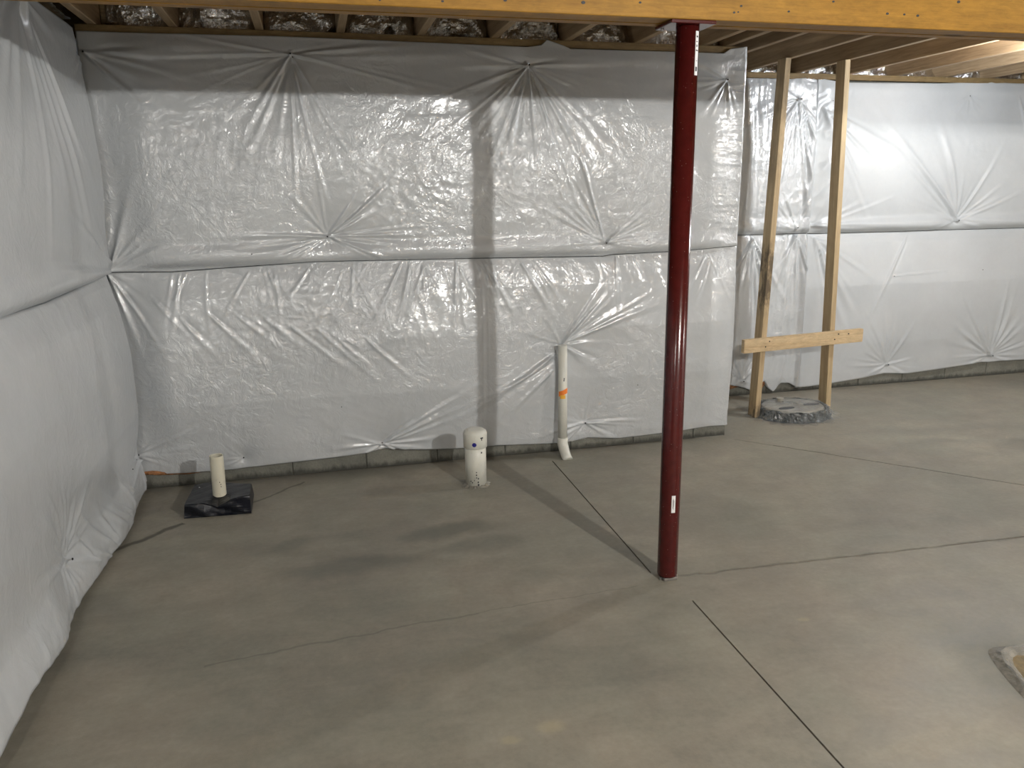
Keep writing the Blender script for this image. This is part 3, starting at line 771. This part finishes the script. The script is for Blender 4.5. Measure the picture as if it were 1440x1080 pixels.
# --- recessed wall (u = x)
RO, RU, RN = (0, .867), (1, 0), (0, -1)
def h_rec_up_l(F):   # the narrow roll beside the corner: gathered upright wrinkles
    F.h[:] = upper_profile(F.V, 1.20, 2.25, .055, .05); smooth1(F, 3)
    F.h += .022*ridged(F.U+.05*fbm(F.U, F.V, 3, 3, 301, 2), F.V, 15, 1.3, 302, 3)+.006*ridged(F.U, F.V, 38, 2.2, 308, 1)
    for p in ((4.351, 2.116),): F.pull(p, .10, .7)
    F.fan((4.351, 2.116), 225, 315, 16, .9, .014, 303, .004, .018); F.fan((4.351, 2.116), 150, 225, 7, .45, .008, 304, .004, .018); F.fan((4.351, 2.116), 60, 120, 3, .12, .006, 305)
    F.fan((4.38, 1.22), 60, 150, 12, .5, .010, 306, .004, .016); F.fan((4.38, 1.22), 155, 190, 5, .5, .008, 307, .004, .018)
    crumple(F, .010, 310, 12, 6)
def h_rec_low_l(F):
    F.h[:] = np.interp(F.V, [.03, .12, .4, .9, 1.15, 1.2], [.03, .045, .06, .05, .03, .015])
    F.h += .024*ridged(F.U+.06*fbm(F.U, F.V, 3, 3, 311, 2), F.V, 13, 1.2, 312, 3)
    for p in ((4.05, 1.17), (4.40, 1.19)): F.fan(p, 235, 305, 12, .8, .015, 313+int(p[0]*10), .004, .022)
    F.fan((4.02, .13), 30, 150, 10, .45, .010, 320, .004, .018); F.fan((4.02, .13), 180, 360, 8, .12, .008, 321, .003, .012)
    crumple(F, .008, 330, 8, 5)
def h_rec_up(F):
    F.h[:] = upper_profile(F.V, 1.195, 2.25, .075, .06); F.h *= .95+.3*vnoise(F.U, F.V, 1.1, 1, 340); smooth1(F, 3)
    A, B, C = (5.78, 1.262), (5.788, 2.162), (7.3, 1.26)
    F.h *= .4+.6*sstep(F.U, 4.50, 4.62)
    for p in (A, B, C): F.pull(p, .14, .75)
    F.fan(A, 105, 150, 8, .85, .011, 341, .005, .028); F.ridge(A, math.radians(137), 1.25, .012, .006, .03, -.03); F.fan(A, 155, 195, 6, .6, .009, 342, .004, .02)
    F.fan(A, -15, 40, 7, .6, .008, 343, .005, .024); F.ridge(A, math.radians(60), .7, .009, .005, .02); F.fan(A, 60, 100, 4, .4, .007, 344)
    F.fan(B, 200, 340, 8, .3, .004, 345, .004, .02); F.ridge((6.22, 2.15), math.radians(-72), .8, .010, .006, .02)
    F.fan((4.56, 2.05), 280, 345, 9, .9, .012, 346, .005, .026); F.fan((4.52, 1.25), -8, 22, 6, .9, .012, 347, .005, .022)
    F.fan(C, 60, 180, 10, .8, .009, 348, .005, .025)
    edge = np.exp(-((F.U-4.55)/.22)**2)
    G = Field(F.U, F.V); crumple(G, .020, 350, 12, 4); F.h += edge*G.h
    crumple(F, .004, 355, 4, 4)
def h_rec_low(F):
    F.h[:] = np.interp(F.V, [.03, .12, .35, .8, 1.12, 1.2], [.028, .040, .065, .070, .035, .015])*(.95+.35*vnoise(F.U, F.V, 1.2, 1.3, 360))
    A, B = (5.298, .165), (6.269, .179)
    F.h *= .4+.6*sstep(F.U, 4.48, 4.62)
    for p in (A, B): F.pull(p, .13, .8)
    F.fan(A, 60, 150, 8, .55, .009, 361, .005, .024); F.fan(A, 155, 215, 6, .4, .009, 362, .004, .02); F.fan(A, -30, 20, 5, .4, .008, 363, .004, .02)
    F.fan(B, 50, 140, 12, .65, .013, 364, .005, .026); F.fan(B, 140, 200, 8, .6, .012, 365, .004, .022); F.fan(B, -20, 45, 8, .6, .010, 366, .004, .022)
    F.ridge((5.35, 1.15), math.radians(243), .85, .009, .006, .02, .05); F.ridge((4.58, 1.15), math.radians(-74), .9, .018, .008, .035, .15); F.ridge((4.60, 1.12), math.radians(-62), .75, .012, .008, .03, .1)
    F.fan((4.56, 1.16), -88, -20, 8, .6, .009, 367, .005, .024)
    F.ridge((5.2, .86), math.radians(3), .7, .004, .004, .006)
    crumple(F, .004, 370, 4, 4)
rseam = 1.197
c = lambda v: ip([0, 9], [v, v])
blanket('insulation_blanket', 'narrow wrinkled white plastic blanket beside the inner corner, upper row', 3.50, 4.495, c(rseam), ip([3.5, 4.28, 4.36, 4.44, 4.5], [2.25, 2.25, 2.256, 2.262, 2.25]), .0085,
        RO, RU, RN, h_rec_up_l, [(4.351, 2.116), (4.38, 1.24)], [])
br = blanket('insulation_blanket', 'wrinkled white plastic blanket beside the inner corner, ragged lower row behind the left stud', 3.50, 4.50,
        ip([3.5, 3.9, 3.97, 4.05, 4.125, 4.17, 4.214, 4.26, 4.30, 4.34, 4.36, 4.43, 4.5], [.11, .105, .090, .070, .035, .090, .115, .05, .02, .070, .083, .080, .04]), c(rseam-.004), .0085,
        RO, RU, RN, h_rec_low_l, [(4.02, .13)], [])
blanket('insulation_blanket', 'smooth white plastic blanket, upper row on the right wall near the bright bulb', 4.505, 9.42, c(rseam-.005), ip([4.5, 4.7, 5.5, 5.9, 6.2, 9.5], [2.262, 2.235, 2.245, 2.262, 2.258, 2.25]), .010,
        RO, RU, RN, h_rec_up, [(5.78, 1.262), (5.788, 2.162)], [(4.62, 2.11)], mat='sheet_dull')
blanket('insulation_blanket', 'smooth white plastic blanket, lower row on the right wall above the grey footing', 4.505, 9.42,
        ip([4.5, 4.8, 5.1, 5.28, 5.34, 5.5, 6.0, 6.2, 6.27, 6.4, 6.8, 8.2], [.03, .045, .070, .092, .088, .078, .110, .125, .118, .124, .118, .11]), c(rseam-.009), .010,
        RO, RU, RN, h_rec_low, [(5.298, .165), (6.269, .179)], [(5.25, .86), (6.05, .88)], mat='sheet_dull')
wool(3.55, 4.1, .05, .115, RO, RU, RN, br, 9, .03)
wool(4.16, 4.25, .04, .13, RO, RU, RN, br, 10, .03)

# ------------------------------------------------------------------ foil faced batts in the joist bays
def foil_batt(x0, x1, y, label, seed):
    n, m_ = 34, 22
    us = np.linspace(0, 1, n); vs_ = np.linspace(0, 1, m_)
    U, V = np.meshgrid(us, vs_, indexing='ij'); W = (x1-x0)
    F = Field(U*W+x0, V*.235)
    F.h[:] = .045*np.sin(np.pi*U)**.6*(.6+.7*np.sin(np.pi*V))+.045*(1-V)**3
    wu = F.U+.08*fbm(F.U, F.V, 7, 7, seed, 2); wv = F.V+.06*fbm(F.U, F.V, 7, 7, seed+5, 2)
    F.h += .085*ridged(wu, wv, 8, 9, seed+9, 3)
    bm = bmesh.new(); g = [[bm.verts.new((F.U[i, j], y-max(F.h[i, j], .004), JB+.001+F.V[i, j])) for j in range(m_)] for i in range(n)]
    for i in range(n-1):
        for j in range(m_-1): bm.faces.new((g[i][j], g[i+1][j], g[i+1][j+1], g[i][j+1]))
    # back sheet closes the batt
    bk = [bm.verts.new(p) for p in ((x0, y, JB+.001), (x1, y, JB+.001), (x1, y, JB+.236), (x0, y, JB+.236))]
    bm.faces.new(bk)
    bm.faces.new([g[i][0] for i in range(n)]+[bk[1], bk[0]]); bm.faces.new([g[i][-1] for i in range(n)]+[bk[2], bk[3]])
    o = obj_bm('foil_batt', bm, M['foil'], smooth=False, base=((x0+x1)/2, y, JB))
    return tag(o, label, 'insulation', 'foil faced batts in the joist bays')
order = ['first', 'second', 'third', 'fourth', 'fifth', 'sixth', 'seventh', 'eighth']
edges = [.095, .425, .818, 1.205, 1.605, 1.99, 2.39, 2.79, 3.19]
for i in range(8):
    foil_batt(edges[i]+.021, edges[i+1]-.021, .125, 'crumpled foil batt above the middle wall, %s joist bay from the left corner' % order[i], 400+i*17)
foil_batt(3.22, 3.31, .125, 'narrow crumpled foil batt in the tight bay behind the red post', 600)
rx = [3.545]+[3.935+.405*i for i in range(9)]
for i in range(8):
    foil_batt(rx[i]+.021, rx[i+1]-.021, .995, 'crumpled foil batt above the recessed right wall, %s bay from the inner corner' % order[i], 700+i*13)
fl = foil_batt(-1.2, 0.0, 0.0, 'crumpled foil batt along the top of the left wall beside the first joist', 950)
fl.rotation_euler = (0, 0, math.pi/2); fl.location = (-.045, -.68, JB)

# ------------------------------------------------------------------ studs and crosspiece
def stud(label, top, bot, z1):
    t = thing('wall_stud', label, 'stud', (bot[0], bot[1], bot[2]))
    bm = bmesh.new(); box(bm, (-.019, -.0445, 0), (.019, .0445, 1), .0)
    L_ = z1-bot[2]
    for v in bm.verts:
        f = v.co.z; v.co = Vector((bot[0]+(top[0]-bot[0])*f+v.co.x, bot[1]+(top[1]-bot[1])*f+v.co.y, bot[2]+L_*f))
    bmesh.ops.bevel(bm, geom=list(bm.edges), offset=.002, segments=1, affect='EDGES')
    obj_bm('timber', bm, M['stud'], t)
    return t
s1 = stud('left of two bare timber studs, leaning, with dark stains, in front of the recess', (3.900, .335), (3.842, .335, .001), JB-.001)
s2 = stud('right of two bare timber studs, cleaner, its foot at the edge of the sump lid', (4.318, .335), (4.398, .345, .001), JB-.001)
# dark water stains on the left stud (flat marks on its left face)
def stain_mat():
    m, nt, b = new_mat('stud_wood_stained')
    src = wood('tmp', (.50, .38, .23), (.34, .245, .135), 2, knot=.5); 
    return src
m_st = wood('stained_stud_wood', (.50, .38, .23), (.34, .245, .135), 2, knot=.5, seed=4.)
nt = m_st.node_tree; b = nt.nodes['Principled BSDF']
src = b.inputs['Base Color'].links[0].from_socket
v = coords(nt); sx = N(nt, 'ShaderNodeSeparateXYZ'); L(nt, v, sx.inputs[0])
n_ = noise(nt, coords(nt, (1, 1, .35)), 16, 5, .7)
def band(z0, z1, s):
    r = N(nt, 'ShaderNodeMapRange', interpolation_type='SMOOTHSTEP'); L(nt, sx.outputs[2], r.inputs[0]); r.inputs[1].default_value = z0; r.inputs[2].default_value = z0+.12
    r.inputs[3].default_value = 0; r.inputs[4].default_value = 1
    q = N(nt, 'ShaderNodeMapRange', interpolation_type='SMOOTHSTEP'); L(nt, sx.outputs[2], q.inputs[0]); q.inputs[1].default_value = z1-.12; q.inputs[2].default_value = z1
    q.inputs[3].default_value = 1; q.inputs[4].default_value = 0
    return math_(nt, 'MULTIPLY', math_(nt, 'MULTIPLY', r.outputs[0], q.outputs[0]), s)
mk = math_(nt, 'MAXIMUM', band(.66, 1.22, 1.0), band(-.3, .16, 1.0)); mk = math_(nt, 'MAXIMUM', mk, band(1.5, 2.5, .35))
mk = math_(nt, 'MULTIPLY', mk, ramp(nt, n_, [(.42, (0, 0, 0)), (.56, (1, 1, 1))]).outputs[0])
L(nt, mixc(nt, math_(nt, 'MULTIPLY', mk, .75), src, (.045, .035, .028)), b.inputs['Base Color'])
s1.children[0].data.materials[0] = m_st
# crosspiece nailed over both studs
cp = thing('crosspiece', 'short pale timber board nailed across the two studs', 'board', (4.14, .265, .46))
bm = bmesh.new(); box(bm, (3.688, .2505, 0), (4.588, .2885, .089), .0)
for v in bm.verts:
    f = (v.co.x-3.688)/.9; v.co.z += .463+.028*f; v.co.y += .004*f-.002
bmesh.ops.bevel(bm, geom=list(bm.edges), offset=.003, segments=2, affect='EDGES')
obj_bm('timber', bm, M['brace'], cp)
for (x, z) in [(3.845, .50), (3.872, .535), (4.365, .52), (4.392, .555), (4.47, .553)]:
    bm = bmesh.new(); tube(bm, [(x, .2475, z), (x, .253, z)], .0045, 8); obj_bm('nail', bm, M['nail'], cp)

# ------------------------------------------------------------------ sump lid wrapped in clear film
SX, SY, SR = 4.115, .30, .235
sump = thing('sump_cover', 'round low sump cover wrapped in clear plastic film at the foot of the studs', 'cover', (SX, SY, 0))
bm = bmesh.new()
prof = [(0.0, .072), (.10, .073), (.17, .071), (.205, .069), (.213, .062), (.210, .050), (.222, .047), (.222, .008), (.235, .001)]
seg = 56
rings = []
for r, z in prof[1:]:
    rings.append([bm.verts.new((SX+r*math.cos(2*math.pi*k/seg)*1.0, SY+r*math.sin(2*math.pi*k/seg)*.86, z)) for k in range(seg)])
bm.faces.new(rings[0])
for a_, b_ in zip(rings, rings[1:]):
    for k in range(seg): bm.faces.new((a_[k], a_[(k+1) % seg], b_[(k+1) % seg], b_[k]))
M['lid'] = simple('grey_sump_plastic', (.30, .28, .235), .35, var=.3, vs=14, bumpscale=20, bd=.004)
M['liner'] = simple('grey_liner', (.06, .064, .062), .22, var=.8, vs=28, bumpscale=45, bd=.006)
M['lidside'] = simple('dark_sump_wall', (.025, .03, .032), .4, var=.5, vs=20)
lid = obj_bm('lid', bm, M['lid'], sump, smooth=True)
bm = bmesh.new(); rr = [(.224, .046), (.226, .006)]
rg = [[bm.verts.new((SX+r*math.cos(2*math.pi*k/seg), SY+r*math.sin(2*math.pi*k/seg)*.86, z)) for k in range(seg)] for r, z in rr]
for k in range(seg): bm.faces.new((rg[0][k], rg[0][(k+1) % seg], rg[1][(k+1) % seg], rg[1][k]))
obj_bm('basin_wall', bm, M['lidside'], sump)
bm = bmesh.new(); rs = random.Random(21); rg = []
for i, (r, z) in enumerate([(.229, .066), (.236, .060), (.241, .045), (.246, .028), (.254, .012), (.268, .0025)]):
    rg.append([])
    for k in range(96):
        a = 2*math.pi*k/96; q = r+.006*math.sin(a*13+i*1.1)+.004*math.sin(a*31+i*2)+rs.uniform(-.003, .003)
        rg[-1].append(bm.verts.new((SX+q*math.cos(a), SY+q*math.sin(a)*.86, z+rs.uniform(-.002, .002)+(.004*math.sin(a*9) if i < 5 else .0015))))
for a_, b_ in zip(rg, rg[1:]):
    for k in range(96): bm.faces.new((a_[k], a_[(k+1) % 96], b_[(k+1) % 96], b_[k]))
obj_bm('liner', bm, M['liner'], sump, label='dark grey crumpled liner round the rim')
for (x, y, rx_, ry_) in [(4.02, .225, .058, .020), (4.235, .265, .060, .022)]:     # pipe openings in the lid
    bm = bmesh.new(); tube(bm, [(x, y, .070), (x, y, .0765)], 1.0, 24)
    for v in bm.verts: v.co.x = x+(v.co.x-x)*rx_; v.co.y = y+(v.co.y-y)*ry_
    obj_bm('opening', bm, M['ink'], sump)
bm = bmesh.new(); tube(bm, [(4.07, .385, .070), (4.07, .385, .10)], .025, 16); obj_bm('spigot', bm, M['lid'], sump)
# film: crinkled skirt draped over everything
bm = bmesh.new(); seg2 = 120; rs = random.Random(3)
prof2 = [(.02, .084), (.07, .083), (.12, .082), (.165, .081), (.20, .079), (.225, .073), (.243, .060), (.252, .042), (.262, .024), (.285, .010), (.315, .0035)]
rings = []
for i, (r, z) in enumerate(prof2):
    row = []
    for k in range(seg2):
        a = 2*math.pi*k/seg2
        amp = .0035+.018*max(0, (i-4))/6
        dr = amp*(math.sin(a*17+i*.8+2*math.sin(3*a))+.7*math.sin(a*29+i*1.7))+rs.uniform(-.4, .4)*amp
        dz = (.0035 if i < 5 else .006)*rs.uniform(-1, 1)*(1 if i < 9 else .15)
        rr_ = r+dr*(1 if i > 0 else .1)
        row.append(bm.verts.new((SX+rr_*math.cos(a), SY+rr_*math.sin(a)*.86, max(z+dz, .0022))))
    rings.append(row)
bm.faces.new(rings[0])
for a_, b_ in zip(rings, rings[1:]):
    for k in range(seg2): bm.faces.new((a_[k], a_[(k+1) % seg2], b_[(k+1) % seg2], b_[k]))
obj_bm('plastic_film', bm, M['clear'], sump, smooth=False, label='crinkled clear plastic film')

# ------------------------------------------------------------------ black drain box with its pipe
bx = thing('drain_box', 'crumpled black plastic box on the floor near the left corner', 'box', (.46, -.36, 0))
bm = bmesh.new(); box(bm, (0, 0, 0), (1, 1, 1))
bmesh.ops.subdivide_edges(bm, edges=bm.edges, cuts=9, use_grid_fill=True)
q00, q10, q11, q01 = (Vector((.306, -.478)), Vector((.618, -.497)), Vector((.612, -.235)), Vector((.318, -.190)))
for v in bm.verts:
    u, t_, z = v.co
    p = (q00*(1-u)+q10*u)*(1-t_)+(q01*(1-u)+q11*u)*t_
    k = 1-.05*z
    c0 = Vector((.462, -.345)); p = c0+(p-c0)*k
    H_ = .070+.008*math.sin(u*5)*t_
    zz = z*H_
    # crushed front edge on the right half
    d = math.exp(-((u-.52)/.13)**2)*max(0, 1-t_*2.2)
    zz -= .026*z*d
    rgt = max(0, min(1, (u-.5)/.4))*max(0, 1-t_*3)
    p.y += .040*rgt*z*(1-.4*math.sin(u*9)) ; zz += .010*rgt*z
    if .05 < z < .95 and t_ < .02: p.y += .012*math.sin(u*11+z*4)*(.4+u)
    v.co = Vector((p.x, p.y, .001+zz))
for v in bm.verts:
    n_v = Vector((math.sin(v.co.x*91+v.co.z*70), math.cos(v.co.y*83+v.co.x*37), math.sin(v.co.x*60-v.co.y*77)))*.0006
    v.co += n_v if v.co.z > .006 else Vector((0, 0, 0))
bmesh.ops.recalc_face_normals(bm, faces=bm.faces)
sh = obj_bm('shell', bm, M['black'], bx, smooth=False)
bxo('sticker', (.352, -.262, .0655), (.402, -.212, .0745), M['paper'], bx, label='small white sticker on the top')
for (x, y) in [(.36, -.25), (.375, -.24), (.39, -.25), (.365, -.225), (.388, -.222)]:
    bxo('print', (x-.004, y-.003, .0742), (x+.004, y+.003, .0750), M['ink'], bx)
sp = thing('drain_pipe', 'short cream pvc pipe standing up out of the black box', 'pipe', (.462, -.375, .064))
bm = bmesh.new(); P0, P1 = Vector((.464, -.372, .066)), Vector((.467, -.372, .272))
tube(bm, [P0, P1], .0325, 32, cap=False); tube(bm, [P1, P0], .0275, 32, cap=False)
# rim
n_ = len(bm.verts)
bm.verts.ensure_lookup_table()
o_t = [bm.verts[i] for i in range(32, 64)]; i_t = [bm.verts[i] for i in range(64, 96)]
obj_bm('pipe', bm, M['pvc_cream'], sp, smooth=True)
bm = bmesh.new()
ro = [bm.verts.new((P1.x+.0325*math.cos(2*math.pi*k/32), P1.y+.0325*math.sin(2*math.pi*k/32), P1.z)) for k in range(32)]
ri = [bm.verts.new((P1.x+.0275*math.cos(2*math.pi*k/32), P1.y+.0275*math.sin(2*math.pi*k/32), P1.z)) for k in range(32)]
for k in range(32): bm.faces.new((ro[k], ro[(k+1) % 32], ri[(k+1) % 32], ri[k]))
obj_bm('rim', bm, M['pvc_cream'], sp)
for (a, z) in ((-.05, .128), (-.05, .116), (-.2, .14)):
    bm = bmesh.new(); vv = math.atan2(CAM.y+.372, CAM.x-.464)+.35+a; patch_on_cyl(bm, (.4645, -.372), .0326, vv-.06, vv+.06, z, z+.005, 2); obj_bm('mark', bm, M['ink'], sp)

# ------------------------------------------------------------------ capped pipe
cx_, cy_ = 1.755, -.405
cpipe = thing('capped_pipe', 'thick white pvc pipe with a rounded cap and blue dot, standing on the floor', 'pipe', (cx_, cy_, 0))
bm = bmesh.new(); tube(bm, [(cx_, cy_, 0), (cx_, cy_, .26)], .056, 40); o = obj_bm('pipe', bm, M['pvc'], cpipe)
for f in o.data.polygons: f.use_smooth = len(f.vertices) == 4
bm = bmesh.new(); tube(bm, [(cx_, cy_, .210), (cx_, cy_, .212), (cx_, cy_, .285), (cx_, cy_, .297), (cx_, cy_, .305), (cx_, cy_, .309)], [.0595, .0625, .0625, .059, .048, .030], 40)
o = obj_bm('cap', bm, M['pvc'], cpipe)
for f in o.data.polygons: f.use_smooth = len(f.vertices) == 4
va2 = math.atan2(CAM.y-cy_, CAM.x-cx_)
def cyl_decal(name, mat, par, c, r, a, z, ra, rz, n=18, flat=False):
    bm = bmesh.new(); vs = []
    for k in range(n):
        t = 2*math.pi*k/n; aa = a+ra/r*math.cos(t); vs.append(bm.verts.new((c[0]+(r+.0008)*math.cos(aa), c[1]+(r+.0008)*math.sin(aa), z+rz*math.sin(t))))
    vc = bm.verts.new((c[0]+(r+.0010)*math.cos(a), c[1]+(r+.0010)*math.sin(a), z))
    for k in range(n): bm.faces.new((vs[k], vs[(k+1) % n], vc))
    return obj_bm(name, bm, mat, par)
cyl_decal('dot', M['blue'], cpipe, (cx_, cy_), .0625, va2-.08, .238, .0115, .0115)['label'] = 'dark blue round dot'
bm = bmesh.new(); patch_on_cyl(bm, (cx_, cy_), .0625, va2+.45, va2+.72, .268, .275, 4); obj_bm('mark', bm, M['ink'], cpipe)
bm = bmesh.new(); patch_on_cyl(bm, (cx_, cy_), .0625, va2+.54, va2+.62, .258, .269, 2); obj_bm('mark', bm, M['ink'], cpipe)
for (a, z, r_) in [(.05, .085, .003), (.05, .07, .0035), (.05, .055, .003), (.22, .05, .0035), (.2, .03, .004), (.22, .015, .005), (-.5, .035, .003), (-.35, .028, .003), (.6, .19, .004), (-.15, .04, .0025), (.18, .0, .0)]:
    if r_: cyl_decal('dirt_spot', M['ink'], cpipe, (cx_, cy_), .056, va2+a, z, r_, r_*1.3, 8)
# mortar crumbs round its foot
bm = bmesh.new(); rs = random.Random(6)
ins, out = [], []
for k in range(36):
    a = 2*math.pi*k/36; r = .066+rs.uniform(0, .022)
    ins.append(bm.verts.new((cx_+.054*math.cos(a), cy_+.054*math.sin(a), .008+rs.uniform(0, .006)))); out.append(bm.verts.new((cx_+r*math.cos(a), cy_+r*math.sin(a), .0008)))
for k in range(36): bm.faces.new((ins[k], ins[(k+1) % 36], out[(k+1) % 36], out[k]))
obj_bm('mortar_ring', bm, M['rimconc'], cpipe, label='rough mortar around the foot')

# ------------------------------------------------------------------ vent pipe with elbow and orange tape
vp = thing('vent_pipe', 'slim white pvc vent pipe against the sheet, elbow at its foot, orange tape', 'pipe', (2.33, -.10, 0))
vx, vy = 2.338, -.088
bm = bmesh.new(); tube(bm, [(vx, vy, .075), (vx-.002, vy, .66)], .0265, 32); o = obj_bm('pipe', bm, M['pvc'], vp)
for f in o.data.polygons: f.use_smooth = len(f.vertices) == 4
bm = bmesh.new(); tube(bm, [(vx, vy, .112), (vx, vy, .110), (vx, vy, .075), (vx+.002, vy-.014, .050), (vx+.006, vy-.05, .012), (vx+.010, vy-.075, -.008)], [.0270, .0310, .0310, .0305, .0290, .0290], 32)
o = obj_bm('elbow', bm, M['pvc'], vp)
for f in o.data.polygons: f.use_smooth = len(f.vertices) == 4
va3 = math.atan2(CAM.y-vy, CAM.x-vx)
bm = bmesh.new(); patch_on_cyl(bm, (vx-.0012, vy), .0265, va3-.9, va3+1.55, .372, .402, 14, t=.0012); 
for v in bm.verts: v.co.z += .010*math.sin((math.atan2(v.co.y-vy, v.co.x-vx)-va3)*1.2)
tp = obj_bm('tape', bm, M['orange'], vp, label='orange adhesive tape')
bm = bmesh.new(); patch_on_cyl(bm, (vx-.0012, vy), .0275, va3-.5, va3+.6, .352, .374, 8, t=.0012); obj_bm('tape', bm, M['yellowmark'], vp, label='torn lower end of the orange tape')
for (z, a) in ((.46, .25), (.47, .28), (.045, .0)):
    cyl_decal('dirt_spot', M['ink'], vp, (vx, vy), .0266, va3+a, z, .003, .006, 8)

# ------------------------------------------------------------------ opening in the slab at the right edge of the view
pit = thing('floor_basin', 'rough rimmed sunken opening in the concrete at the right edge of the floor', 'basin', (PX, PY, 0))
bm = bmesh.new(); rs = random.Random(9); n = 96
def ringp(r, z, jr=.0, jz=.0):
    out = []
    for k in range(n):
        a = 2*math.pi*k/n; ca, sa = math.cos(a), math.sin(a)
        q = r*(abs(ca)**10+abs(sa)**10)**(-1/10)*(1+.012*math.sin(5*a))+rs.uniform(-jr, jr)
        t0 = -.345; out.append(bm.verts.new((PX+q*(ca*math.cos(t0)-sa*math.sin(t0)), PY+q*(ca*math.sin(t0)+sa*math.cos(t0)), z+rs.uniform(-jz, jz))))
    return out
R_ = [ringp(.318, .0008), ringp(.305, .010, .003, .003), ringp(.292, .016, .004, .004), ringp(.278, .014, .004, .004), ringp(.265, .004, .003, .001)]
for a_, b_ in zip(R_, R_[1:]):
    for k in range(n): bm.faces.new((a_[k], a_[(k+1) % n], b_[(k+1) % n], b_[k]))
obj_bm('rim', bm, M['rimconc'], pit)
bm = bmesh.new(); rr_ = ringp(.270, .0035); bm.faces.new(rr_); obj_bm('mud_fill', bm, M['pitmud'], pit, label='brown damp filling')
bm = bmesh.new(); R_ = [ringp(.300, .020, .004, .003), ringp(.288, .022, .004, .004), ringp(.274, .010, .005, .003)]
for a_, b_ in zip(R_, R_[1:]):
    for k in range(n): bm.faces.new((a_[k], a_[(k+1) % n], b_[(k+1) % n], b_[k]))
obj_bm('plastic_film', bm, M['clear'], pit, label='clear plastic film over the rim')

# ------------------------------------------------------------------ bulbs (outside the view, lighting the basement; the far right one is added fill)
def bulb_mat(s, col):
    m, nt, b = new_mat('lit_bulb'); b.inputs['Emission Color'].default_value = (*col, 1); b.inputs['Emission Strength'].default_value = s
    b.inputs['Base Color'].default_value = (.9, .9, .9, 1); return m
for (p, s, col, lab) in BULBS:
    t = thing('ceiling_bulb', lab, 'bulb', (p[0], p[1], JB))
    bm = bmesh.new(); bmesh.ops.create_icosphere(bm, subdivisions=3, radius=.032, matrix=Matrix.Translation(p)); obj_bm('glass_bulb', bm, bulb_mat(s, col), t, smooth=True)
    bm = bmesh.new(); tube(bm, [(p[0], p[1], p[2]+.028), (p[0], p[1], p[2]+.055), (p[0], p[1], p[2]+.06), (p[0], p[1], JB-.001)], [.014, .022, .045, .055], 20); obj_bm('holder', bm, M['porcelain'], t)
